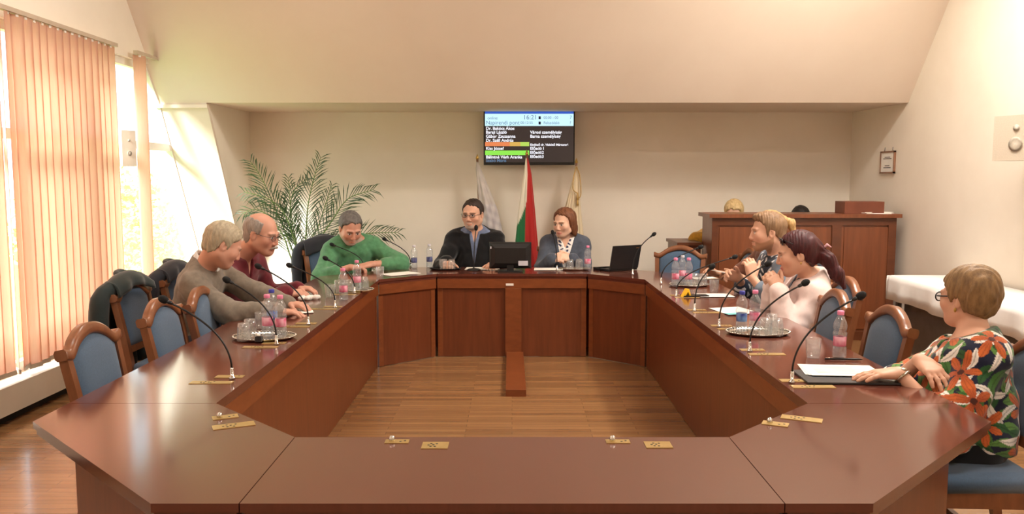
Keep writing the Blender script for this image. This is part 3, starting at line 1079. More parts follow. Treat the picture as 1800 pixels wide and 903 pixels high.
CHAIRS = [
    ((-1.545, 3.52), 0.02, 'empty blue chair nearest the camera on the left side of the table'),
    ((-1.555, 4.27), 0.02, 'second empty blue chair on the left, in front of the dark green jacket'),
    ((-1.51, 4.72), 0.04, 'third empty blue chair on the left, tucked in beside the man in the grey sweater'),
    ((-2.10, 5.10), 0.0, 'chair of the man in the grey sweater, draped with a dark green jacket'),
    ((-2.09, 5.78), -0.06, 'chair of the man in the maroon sweater, hidden behind his neighbour'),
    ((-1.66, 7.84), -0.95, 'chair of the man in green, draped with a dark navy jacket'),
    ((-0.38, 8.14), -PI / 2, 'chair of the man in the black jacket, hidden behind him'),
    ((0.50, 8.14), -PI / 2, 'chair of the woman in the blue blazer, hidden behind her'),
    ((1.47, 7.40), -PI * 0.62, 'empty blue chair facing the camera at the far right corner'),
    ((1.86, 7.35), PI * 1.02, 'empty chair at the far right corner, seen side on beside the counter'),
    ((2.22, 6.62), PI, 'chair of the woman with the blonde ponytail, hidden behind her'),
    ((1.90, 5.98), PI, 'chair of the bearded man, hidden behind him'),
    ((1.85, 5.22), PI, 'chair of the woman in the pink blazer, hidden behind her'),
    ((1.545, 4.62), PI - 0.06, 'empty blue chair beside the back of the woman in the pink blazer'),
    ((1.575, 4.00), PI - 0.02, 'empty blue chair behind the pink-capped bottle on the right run'),
    ((1.80, 3.20), PI - 0.05, 'chair of the woman in the floral blouse at the right edge'),
    ((2.36, 8.78), PI * 0.9, 'chair of the blonde woman behind the counter'),
    ((3.16, 8.78), PI * 0.9, 'chair of the dark-haired person behind the counter'),
]
chair0 = make_chair(CHAIRS[0][2])
for i, (p, rz, lab) in enumerate(CHAIRS):
    c = chair0 if i == 0 else copy_tree(chair0)
    c.location = (p[0], p[1], 0)
    c.rotation_euler = (0, 0, rz)
    c['label'] = lab


def drape(label, p, rz, mat, w, drop_out, drop_in, z=0.955, name='jacket'):
    """a jacket hung over a chair back: an inverted U that hangs down behind and in front, folded, with hanging sleeves"""
    t = thing(name, label, 'jacket', (p[0], p[1], 0), rz, 'jackets hung on chair backs')
    TB = math.tan(math.radians(11))
    nu, nv = 44, 40
    rings = []
    tot = drop_out + 0.10 + drop_in
    G = []
    for i in range(nu + 1):
        a = i / nu * tot
        row = []
        for k in range(nv + 1):
            f = -1 + 2 * k / nv
            crest = 0.05 * (1 - min(1, abs(f) * 1.05) ** 2)
            zt = z - 0.05 + crest
            if a < drop_out:
                h = drop_out - a
                x = -0.305 - 0.03 - 0.03 * min(1, h * 4) + 0.015 * h
                zz = zt - h
                fl = 0.022 * math.sin(f * 9 + h * 2.0) * min(1, h * 3)
                x += -0.012 + fl
                wid = w / 2 * (0.90 + 0.20 * h)
            elif a < drop_out + 0.10:
                q = (a - drop_out) / 0.10 * PI
                x = -0.303 - 0.038 * math.cos(q)
                zz = zt + 0.030 * math.sin(q)
                wid = w / 2 * 0.90
            else:
                h = a - drop_out - 0.10
                x = -0.305 + 0.055 + h * TB * 1.0 + 0.010 * math.sin(f * 8 + h * 3)
                zz = zt - h
                wid = w / 2 * (0.9 - 0.05 * h)
            row.append(Vector((x, f * wid, zz)))
        G.append(row)
    m = MB()
    V = [[m.bm.verts.new(q) for q in r] for r in G]
    for i in range(nu):
        for k in range(nv):
            m._f([V[i][k], V[i][k + 1], V[i + 1][k + 1], V[i + 1][k]], True)
    o = m.build('body', mat, t)
    md = o.modifiers.new('thick', 'SOLIDIFY')
    md.thickness = 0.012
    md.offset = 1.0
    for s in (-1, 1):
        m = MB()
        c = Vector((-0.325, s * w * 0.47, z - 0.06))
        m.tube(spline([c + Vector((0.02, -s * 0.05, 0.02)), c + Vector((-0.02, s * 0.02, -0.05)), c + Vector((-0.03, s * 0.035, -0.28)), c + Vector((-0.015, s * 0.03, -0.52))], 6), [0.05] * 6 + [0.056] * 6 + [0.05] * 6 + [0.044], 12)
        m.build('sleeve', mat, t)
    m = MB()
    m.tube(spline([(-0.30, -0.08, z + 0.0), (-0.345, -0.045, z + 0.028), (-0.352, 0.045, z + 0.028), (-0.30, 0.08, z + 0.0)], 6), 0.018, 10)
    m.build('collar', mat, t)
    return t


drape('dark green jacket hung over the chair back by the window blind', (-2.10, 5.10), 0.0, M['jacket_green'], 0.50, 0.74, 0.05)
drape('dark navy jacket on the chair behind the man in the maroon sweater', (-2.09, 5.78), -0.06, M['jacket_navy'], 0.46, 0.50, 0.05)
drape('dark navy jacket hung on the chair behind the man in green', (-1.66, 7.84), -0.95, M['jacket_navy'], 0.52, 0.50, 0.10, z=0.975)

# ------------------------------------------------------------------ counter, low desk, cloth table
t = thing('counter', 'tall panelled wooden counter against the far right corner', 'counter', (2.80, 8.0, 0))
x0, x1 = 1.92 - 2.80, 3.69 - 2.80
m = MB()
m.box((x0 - 0.035, -0.14, 1.192), (x1 + 0.035, 0.34, 1.228)).bevel(0.008)
m.build('countertop', M['cabinet'], t)
m = MB()
m.box((x0, -0.085, 0.0), (x1, -0.06, 1.19))
m.box((x0, -0.06, 0.0), (x0 + 0.03, 0.30, 1.19))
m.box((x1 - 0.03, -0.06, 0.0), (x1, 0.30, 1.19))
m.build('carcass', M['cabinet'], t)
m = MB()
edges = [x0, x0 + 0.60, x0 + 1.20, x1]
for e in edges[1:-1]:
    m.box((e - 0.045, -0.102, 0.09), (e + 0.045, -0.084, 1.12))
m.box((x0, -0.102, 0.09), (x0 + 0.055, -0.084, 1.12))
m.box((x1 - 0.075, -0.102, 0.09), (x1, -0.084, 1.12))
m.box((x0, -0.102, 1.12), (x1, -0.084, 1.19))
m.box((x0, -0.102, 0.0), (x1, -0.084, 0.09))
m.bevel(0.004)
m.build('frame', M['cabinet_dark'], t)
for a, b in zip(edges[:-1], edges[1:]):
    m = MB()
    m.box((a + 0.075, -0.094, 0.11), (b - 0.065, -0.084, 1.10)).bevel(0.005)
    m.build('front_panel', M['cabinet'], t)
t = thing('low_desk', 'low wooden desk beside the left end of the counter', 'desk', (1.87, 8.5, 0))
MB().box((-0.22, -0.3, 0.90), (0.03, 0.3, 0.93)).bevel(0.004).build('desktop', M['cabinet_dark'], t)
m = MB()
m.box((-0.20, -0.29, 0.0), (-0.175, 0.29, 0.90))
m.box((-0.175, -0.28, 0.35), (0.02, -0.26, 0.90))
m.build('carcass', M['cabinet_dark'], t)
a, b = at(1482, 354, y=7.98), at(1550, 376, y=7.98)
tag(MB().box((a.x, 7.92, 1.2285), (b.x, 8.16, a.z)).bevel(0.004).build('wooden_box', M['box_wood']), 'reddish brown box standing on the countertop', 'box')
t = thing('paper_stack', 'loose white papers on the right end of the countertop', 'papers', (3.50, 8.0, 1.2285))
for k in range(4):
    mt = Matrix.Translation((0.02 * (k % 2), 0.012 * k, 0.004 * k)) @ Matrix.Rotation(0.15 * (k - 1.5), 4, 'Z')
    MB().box((-0.15, -0.10, 0), (0.15, 0.10, 0.0035), mt).build('sheet', M['paper'], t)
# long table under a white cloth along the right wall
TX0, TX1, TY0, TY1 = 3.22, 3.76, 4.2, 6.98
t = thing('folding_table', 'long table under the white cloth along the right wall', 'table', ((TX0 + TX1) / 2, (TY0 + TY1) / 2, 0))
cx_, cy_ = (TX0 + TX1) / 2, (TY0 + TY1) / 2
MB().box((TX0 + .01 - cx_, TY0 + .01 - cy_, 0.715), (TX1 - cx_, TY1 - .01 - cy_, 0.742)).bevel(0.004).build('tabletop', M['steel'], t)
for lx in (TX0 + 0.06, TX1 - 0.06):
    for ly in (TY0 + 0.1, TY1 - 0.06):
        MB().box((lx - .018 - cx_, ly - .018 - cy_, 0), (lx + .018 - cx_, ly + .018 - cy_, 0.715)).bevel(0.003).build('leg', M['steel'], t)
MB().box((TX0 + 0.10 - cx_, TY0 + .12 - cy_, 0.12), (TX0 + 0.115 - cx_, TY1 - .08 - cy_, 0.70)).build('modesty_panel', M['steel'], t)
m = MB()
NY, prof = 90, []
rows_ = []
for i in range(NY + 1):
    y = TY0 - 0.01 + (TY1 - TY0 + 0.02) * i / NY
    wv = 0.012 * math.sin(y * 11) + 0.008 * math.sin(y * 23 + 1)
    edge = 1.0
    r = [Vector((TX1, y, 0.746)), Vector(((TX0 + TX1) / 2, y, 0.7465)), Vector((TX0 + 0.02, y, 0.7465)), Vector((TX0 - 0.004, y, 0.740)), Vector((TX0 - 0.012 + wv * 0.2, y, 0.70)),
         Vector((TX0 - 0.018 + wv * 0.6, y, 0.62)), Vector((TX0 - 0.024 + wv, y, 0.545 + 0.008 * math.sin(y * 5)))]
    rows_.append([m.bm.verts.new(q) for q in r])
for a, b in zip(rows_[:-1], rows_[1:]):
    for k in range(6):
        m._f([a[k], a[k + 1], b[k + 1], b[k]], True)
fr = []
for i in range(25):
    x = TX0 - 0.018 + (TX1 - TX0 + 0.018) * i / 24
    wv = 0.010 * math.sin(x * 21)
    fr.append([m.bm.verts.new(q) for q in ((x, TY1 + 0.008, 0.7445), (x, TY1 + 0.018, 0.70), (x, TY1 + 0.022 + wv, 0.56))])
for a, b in zip(fr[:-1], fr[1:]):
    for k in range(2):
        m._f([a[k], a[k + 1], b[k + 1], b[k]], True)
o = m.build('tablecloth', M['cloth_white'])
md = o.modifiers.new('thick', 'SOLIDIFY')
md.thickness = 0.004
md.offset = -1
tag(o, 'white tablecloth hanging over the long table at the right wall', 'tablecloth')


# ------------------------------------------------------------------ table ware
def make_bottle(kind):
    """kind: cap and label colours"""
    t = thing('water_bottle', 'bottle', 'bottle', (0, 0, 0), 0, 'small plastic water bottles')
    R = 0.031
    prof = [(0.022, 0.0), (R - .002, 0.004), (R, 0.012), (R - .001, 0.05), (R - .004, 0.055), (R - .004, 0.10), (R, 0.106), (R + .0005, 0.118), (R - .006, 0.126), (R - .001, 0.134), (R, 0.150), (R - .004, 0.168), (R - .013, 0.185), (0.0125, 0.196), (0.0125, 0.206), (0.0, 0.206)]
    MB().lathe(prof, (0, 0, 0), 22).build('bottle_body', M['pet'], t)
    MB().lathe([(R - .0035, 0.056), (R - .0025, 0.057), (R - .0025, 0.099), (R - .0035, 0.10)], (0, 0, 0), 22, cap=False).build('label_band', M[kind[1]], t)
    MB().lathe([(0.015, 0.200), (0.0155, 0.202), (0.0155, 0.216), (0.013, 0.219), (0.0, 0.219)], (0, 0, 0), 16).build('cap', M[kind[0]], t)
    MB().lathe([(0.0, 0.002), (0.020, 0.0025), (R - .004, 0.006), (R - .005, 0.05), (R - .007, 0.057), (R - .007, kind[2] if len(kind) > 2 else 0.09), (0.0, kind[2] if len(kind) > 2 else 0.09)], (0, 0, 0), 20).build('water', M['water'], t)
    return t


TZ = T + 0.0075     # on a tray
PINK, BLUE, NAVY = ('cap_pink', 'label_pink'), ('cap_blue', 'label_blue'), ('cap_clear', 'label_navy')
BOT = [((472, 590), TZ, PINK, 'pink-capped bottle at the left tray, left one of the front pair'), ((495, 592), TZ, PINK, 'pink-capped bottle at the left tray, right one of the front pair'),
       ((480, 578), TZ, BLUE, 'blue-capped bottle standing behind the pink pair on the left tray'),
       ((605, 527), T, PINK, 'pink-label bottle on the bare wood left of the tray before the man in green'), ((629, 509), TZ, PINK, 'pink-capped bottle on the tray before the man in green'),
       ((729, 472), T, NAVY, 'navy-label bottle on the far table, left one beside the microphone stem'), ((756, 470), T, NAVY, 'navy-label bottle on the far table, right one beside the dark tray'),
       ((1034, 474), TZ, PINK, 'pink-label bottle on the tray before the woman in the blue blazer'),
       ((1188, 503), TZ, PINK, 'pink-capped bottle at the left end of the far right tray'), ((1200, 497), TZ, ('cap_clear', 'label_pink'), 'clear bottle in the middle of the far right tray'), ((1211, 503), TZ, PINK, 'pink-capped bottle right of the middle on the far right tray'),
       ((1304, 582), TZ, BLUE, 'blue-capped bottle on the near right tray'), ((1327, 580), TZ, PINK, 'pink-capped bottle on the near right tray'),
       ((1476, 628), T, PINK, 'pink-capped bottle standing alone before the empty blue chair on the right')]
protos = {}
for uv, z, kind, lab in BOT:
    p = at(*uv, z=z)
    if kind in protos:
        b = copy_tree(protos[kind])
    else:
        b = make_bottle(kind)
        protos[kind] = b
    b.location = p
    b.rotation_euler = (0, 0, random.uniform(0, 6))
    b['label'] = lab


def make_tumbler():
    m = MB()
    m.lathe([(0.0, 0.006), (0.026, 0.006), (0.030, 0.03), (0.033, 0.088), (0.0345, 0.09), (0.0355, 0.088), (0.032, 0.03), (0.0275, 0.001), (0.0, 0.0)], (0, 0, 0), 22)
    o = m.build('tumbler', M['glass'])
    return tag(o, 'glass', 'glass', 'clear water tumblers')


TUM = [((430, 598), TZ, 1, 'upturned tumbler at the left end of the left tray'), ((441, 590), TZ, 1, 'second upturned tumbler at the left end of the left tray'), ((461, 577), T, 0, 'tumbler behind the left tray, beside the grey sleeve'),
       ((581, 522), T, 0, 'tumbler before the hands of the man in the maroon sweater'), ((598, 514), T, 0, 'tumbler behind the pink-label bottle near the man in green'), ((613, 513), TZ, 1, 'upturned tumbler on the tray before the man in green'), ((641, 507), TZ, 1, 'upturned tumbler at the right end of the tray before the man in green'),
       ((669, 487), T, 0, 'tumbler on the white paper before the man in green'), ((780, 473), TZ, 0, 'tumbler on the dark tray at the hand of the man in the black jacket'), ((795, 473), TZ, 1, 'upturned tumbler at the right end of the dark tray'),
       ((1003, 473), TZ, 1, 'upturned tumbler left on the tray before the woman in the blue blazer'), ((1019, 472), TZ, 1, 'upturned tumbler beside the pink-label bottle before the woman in the blue blazer'),
       ((1222, 500), TZ, 1, 'upturned tumbler on the far right tray, left of two'), ((1236, 501), TZ, 1, 'upturned tumbler on the far right tray, right of two'), ((1256, 513), T, 0, 'tumbler on the wood before the woman with the white phone'),
       ((1346, 588), TZ, 1, 'upturned tumbler on the near right tray, left of three'), ((1357, 580), TZ, 1, 'upturned tumbler on the near right tray, the rear of three'), ((1366, 589), TZ, 1, 'upturned tumbler on the near right tray, right of three'),
       ((1430, 628), T, 0, 'tumbler standing alone before the papers of the woman in the floral blouse')]
tum0 = make_tumbler()
for i, (uv, z, up, lab) in enumerate(TUM):
    g = tum0 if i == 0 else tum0.copy()
    if i: COL.objects.link(g)
    p = at(*uv, z=z)
    g.location = (p.x, p.y, z + (0.09 if up else 0.0))
    g.rotation_euler = (PI if up else 0, 0, 0)
    g['label'] = lab


def tray(p, rx, ry, label, mat):
    t = thing('serving_tray', label, 'tray', p, 0, 'oval serving trays')
    m = MB()
    m.lathe([(0.0, 0.002), (0.80, 0.002), (0.86, 0.003), (0.95, 0.012), (1.0, 0.016), (1.0, 0.014), (0.93, 0.006), (0.84, 0.0), (0.0, 0.0)], (0, 0, 0), 48, sx=rx, sy=ry)
    m.build('dish', mat, t)
    r = MB()
    for i in range(56):
        a = 2 * PI * i / 56
        r.ball((rx * 0.965 * math.cos(a), ry * 0.965 * math.sin(a), 0.015), (0.006, 0.006, 0.0035), 6, 4)
    r.build('beaded_rim', mat, t)
    return t


for uv, rx, ry, lab, mt in (((466, 594), 0.165, 0.13, 'oval silver tray with pink and blue bottles on the left run', 'silver'), ((630, 511), 0.12, 0.10, 'oval silver tray before the man in green', 'silver'),
                            ((784, 474), 0.145, 0.085, 'dark oval tray at the hand of the man in the black jacket', 'black'), ((1010, 474), 0.145, 0.085, 'oval silver tray before the woman in the blue blazer', 'silver'),
                            ((1212, 502), 0.155, 0.12, 'oval tray with bottles at the far right corner', 'silver'), ((1333, 586), 0.172, 0.13, 'oval silver tray on the right run below the woman in pink', 'silver')):
    tray(at(*uv, z=T + 0.0002) if mt != 'x' else None, rx, ry, lab, M[mt])
# small items on the left tray
p = at(456, 600, z=TZ)
t = thing('bottle_opener', 'small dark block with a metal top on the left tray', 'opener', p)
MB().box((-0.016, -0.012, 0), (0.016, 0.012, 0.026)).bevel(0.003).build('block', M['folder'], t)
MB().lathe([(0.010, 0.026), (0.012, 0.03), (0.008, 0.038), (0.0, 0.04)], (0, 0, 0), 12).build('lid', M['chrome'], t)


def sheet(name, uv, w, h, yaw, label, n=1, mat='paper', th=0.0014, group='papers on the council table', lines=0, zz=T + 0.0026, cat='paper'):
    p = at(*uv, z=zz)
    t = thing(name, label, cat, (p.x, p.y, zz), yaw, group)
    for k in range(n):
        a = (k - (n - 1) / 2) * 0.05 if n > 1 else 0
        mt = Matrix.Translation((0.006 * k, -0.004 * k, th * k)) @ Matrix.Rotation(a, 4, 'Z')
        m = MB()
        m.box((-w / 2, -h / 2, 0), (w / 2, h / 2, th * 0.9), mt)
        s = m.build('sheet', M[mat], t)
        if k == n - 1 and lines:
            q = MB()
            for j in range(lines):
                yy = h * (0.36 - 0.72 * j / lines)
                q.box((-w * .38, yy - 0.003, th * 0.9), (w * random.uniform(.1, .38), yy, th * 0.9 + 0.0003), mt)
            q.build('print', M['print'], s)
    return t


sheet('document', (848, 472), 0.30, 0.20, 0.0, 'white papers before the man in the black jacket', 3)
sheet('document', (963, 473), 0.24, 0.20, 0.0, 'white papers before the woman in the blue blazer', 3)
sheet('document', (704, 481), 0.30, 0.20, 0.72, 'white paper on the angled corner before the man in green', 2)
sheet('document', (531, 548), 0.14, 0.10, 0.3, 'small white slip under the hand of the man in the grey sweater', 1, zz=T + 0.005)
sheet('document', (1256, 519), 0.24, 0.17, 0.0, 'white paper before the bearded man', 2, lines=4)
sheet('document', (1290, 546), 0.21, 0.26, 0.25, 'white paper with a teal corner before the woman in pink', 2, lines=5)
sheet('teal_card', (1292, 551), 0.11, 0.06, 0.25, 'teal card lying on the white paper before the woman in pink', 1, 'teal', zz=T + 0.0065, cat='card')
sheet('document', (1240, 489), 0.20, 0.15, 0.2, 'white paper under the hand with the white phone', 2)
f = sheet('ring_folder', (1497, 664), 0.42, 0.22, -0.04, 'black folder under the papers of the woman in the floral blouse', 1, 'folder', 0.008, None, cat='folder')
sheet('document', (1474, 651), 0.30, 0.20, -0.12, 'white printed papers on the black folder at right', 3, lines=7, zz=T + 0.0115)
p = at(1484, 632, z=T + 0.004)
t = thing('pen', 'dark pen lying behind the papers at right', 'pen', p, -0.05)
MB().tube([(-0.085, 0, 0.003), (0.06, 0, 0.003), (0.075, 0, 0.003), (0.085, 0, 0.003)], [0.004, 0.0045, 0.003, 0.001], 8).build('barrel', M['black'], t)
MB().tube([(-0.083, -0.003, 0.0085), (-0.05, -0.003, 0.0085)], 0.0013, 6).build('clip', M['chrome'], t)
p = at(1206, 521, z=T + 0.003)
t = thing('yellow_marker', 'yellow folded tent marker beside the far right tray', 'marker', p, 0.3)
m = MB()
m.loft([[(x, y, z) for x, z in ((-0.03, 0.0), (0.004, 0.055), (0.016, 0.055), (0.036, 0.0), (0.024, 0.0), (0.010, 0.036), (-0.016, 0.0))] for y in (-0.02, 0.02)], smooth=False)
m.build('tent', M['yellow'], t)
p = at(1222, 521, z=T)
tag(MB().box((-0.09, -0.045, 0.0), (0.09, 0.045, 0.012)).bevel(0.004).build('black_case', M['black'], loc=p, rotz=0.1), 'flat black case lying in front of the far right tray', 'case')
# rolled white napkin by the maroon man's hands
p = at(545, 527, z=T)
t = thing('napkin', 'crumpled white napkin by the hands of the man in the maroon sweater', 'napkin', p, 0.6)
m = MB()
for k in range(7):
    m.ball((-0.06 + 0.02 * k, 0.012 * math.sin(k * 2.1), 0.016), (0.02, 0.026, 0.016 + 0.004 * (k % 2)), 10, 6)
m.build('fold', M['paper'], t)

# monitor (seen from behind) and laptop
p = at(898, 478, z=T)
t = thing('computer_monitor', 'black monitor seen from behind on the far table', 'monitor', (p.x - 0.0, 7.30, T))
a, b = at(861, 426, y=7.26), at(935, 475, y=7.26)
hw = (b.x - a.x) / 2
z0, z1 = max(0.03, b.z - T), a.z - T
m = MB()
m.loft([[(x, y, z) for x, z in ((-hw + i_, z0 + i_), (hw - i_, z0 + i_), (hw - i_, z1 - i_), (-hw + i_, z1 - i_))] for y, i_ in ((0.012, 0.0), (-0.008, 0.0), (-0.030, 0.012), (-0.050, 0.05))], smooth=False)
m.bevel(0.004)
m.build('casing', M['black'], t)
MB().box((-hw + 0.012, 0.012, z0 + 0.012), (hw - 0.012, 0.0135, z1 - 0.012)).build('screen', M['folder'], t)
m = MB()
m.box((-0.11, -0.09, 0.0), (0.11, 0.10, 0.012))
m.box((-0.03, -0.04, 0.010), (0.03, -0.012, z0 + 0.10))
m.bevel(0.004)
m.build('stand', M['black'], t)
MB().box((-hw + 0.008, -0.034, z1 - 0.055), (-hw + 0.075, -0.0115, z1 - 0.036), Matrix.Rotation(0.0, 4, 'Y')).build('brand_label', M['cap_clear'], t)
m = MB()
m.box((hw - 0.115, -0.0515, z0 + 0.030), (hw - 0.03, -0.036, z0 + 0.072))
m.build('asset_label', M['cap_clear'], t)
t = thing('laptop', 'open black laptop seen from behind at the far right corner', 'laptop', (1.0, 7.36, T), 0.55)
MB().box((-0.16, -0.0, 0.004), (0.16, 0.23, 0.022)).bevel(0.004).build('base', M['black'], t)
tilt = Matrix.Translation((0, -0.0, 0.024)) @ Matrix.Rotation(0.22, 4, 'X')
MB().box((-0.16, -0.012, 0.0), (0.16, 0.0, 0.215), tilt).bevel(0.004).build('lid', M['black'], t)
MB().box((0.10, -0.0135, 0.185), (0.15, -0.0118, 0.197), tilt).build('badge', M['chrome'], t)
p = at(1060, 474, z=T)
tag(MB().box((-0.07, -0.05, 0), (0.07, 0.05, 0.022)).bevel(0.006).build('purse', M['black'], loc=p, rotz=0.3), 'low dark case between the laptop and the silver tray', 'case')

# ------------------------------------------------------------------ palm
PB = Vector((-2.18, 8.55, 0))
t = thing('potted_palm', 'tall feathery palm in the back left corner behind the man in green', 'plant', PB)
MB().lathe([(0.0, 0.0), (0.13, 0.0), (0.18, 0.30), (0.19, 0.34), (0.17, 0.34), (0.16, 0.29), (0.0, 0.29)], (0, 0, 0), 28).build('pot', M['pot'], t)
MB().lathe([(0.0, 0.285), (0.158, 0.286), (0.158, 0.30), (0.05, 0.315), (0.0, 0.315)], (0, 0, 0), 24).build('soil', M['soil'], t)
C8 = lambda x, y: (400 + x / 3.4725, 260 + y / 3.4725)
FR = [([(460, 800), (390, 600), (300, 380), (215, 190), (145, 85)], 8.40, .30, 1.0), ([(440, 800), (380, 640), (345, 540), (260, 420), (170, 375), (95, 400)], 8.35, .35, .9), ([(455, 790), (480, 560), (495, 350), (535, 170), (572, 60)], 8.6, .22, 1.0),
      ([(460, 780), (560, 570), (650, 430), (740, 310), (890, 255)], 8.45, .30, 1.0), ([(445, 720), (410, 560), (385, 400), (410, 260), (490, 185)], 8.75, .4, .8), ([(470, 780), (600, 600), (760, 545), (880, 520), (1040, 515)], 8.4, .40, .9),
      ([(480, 800), (640, 690), (800, 670), (940, 690), (1075, 735)], 8.3, .5, .8), ([(450, 780), (420, 600), (350, 400), (250, 310), (110, 270)], 8.35, .42, .9), ([(455, 760), (500, 590), (560, 470), (590, 380), (640, 230)], 8.8, .35, .8), ([(450, 800), (430, 620), (400, 460), (385, 330), (375, 185)], 8.5, .4, .8)]
for px_, yd, start, ls in FR:
    ctl = []
    for i, q in enumerate(px_):
        f = i / (len(px_) - 1)
        ctl.append(at(*C8(*q), y=PB.y + (yd - PB.y) * f) - PB)
    root = Vector((random.uniform(-.05, .05), random.uniform(-.05, .05), 0.30))
    sp = spline([root] + ctl, 10)
    L = [0.0]
    for a, b in zip(sp[:-1], sp[1:]): L.append(L[-1] + (b - a).length)
    o = MB().tube(sp, [0.011 * (1 - 0.85 * l / L[-1]) + 0.0015 for l in L], 6).build('frond', M['stem'], t)
    m = MB()
    s0 = L[-1] * (0.30 + start * 0.35)
    n = int((L[-1] - s0) / 0.034)
    for k in range(n + 1):
        l = s0 + (L[-1] - s0) * k / n
        i = max(0, min(len(sp) - 2, int(np.searchsorted(L, l)) - 1))
        f = (l - L[i]) / max(1e-6, L[i + 1] - L[i])
        p = sp[i].lerp(sp[i + 1], f)
        d = (sp[i + 1] - sp[i]).normalized()
        side = d.cross(Vector((0, -1, 0.25))).normalized()
        nn = d.cross(side).normalized()
        fq = k / n
        ln = (0.13 + 0.15 * math.sin(PI * min(1, 0.25 + fq * 0.8))) * ls
        for s in (-1, 1):
            dr = (d * random.uniform(0.75, 1.05) + side * s * random.uniform(0.55, 0.85) + nn * random.uniform(-.35, .35)).normalized()
            e1 = p + dr * ln * 0.55
            e2 = p + dr * ln + Vector((0, 0, -0.035 * random.uniform(.3, 1.4)))
            w = (dr.cross(nn)).normalized() * 0.0052
            v = [m.bm.verts.new(q) for q in (p - w * .4, p + w * .4, e1 + w, e2, e1 - w)]
            m._f(v, False)
    q = m.build('leaflets', M['leaf'], o)
    md = q.modifiers.new('thick', 'SOLIDIFY')
    md.thickness = 0.0012
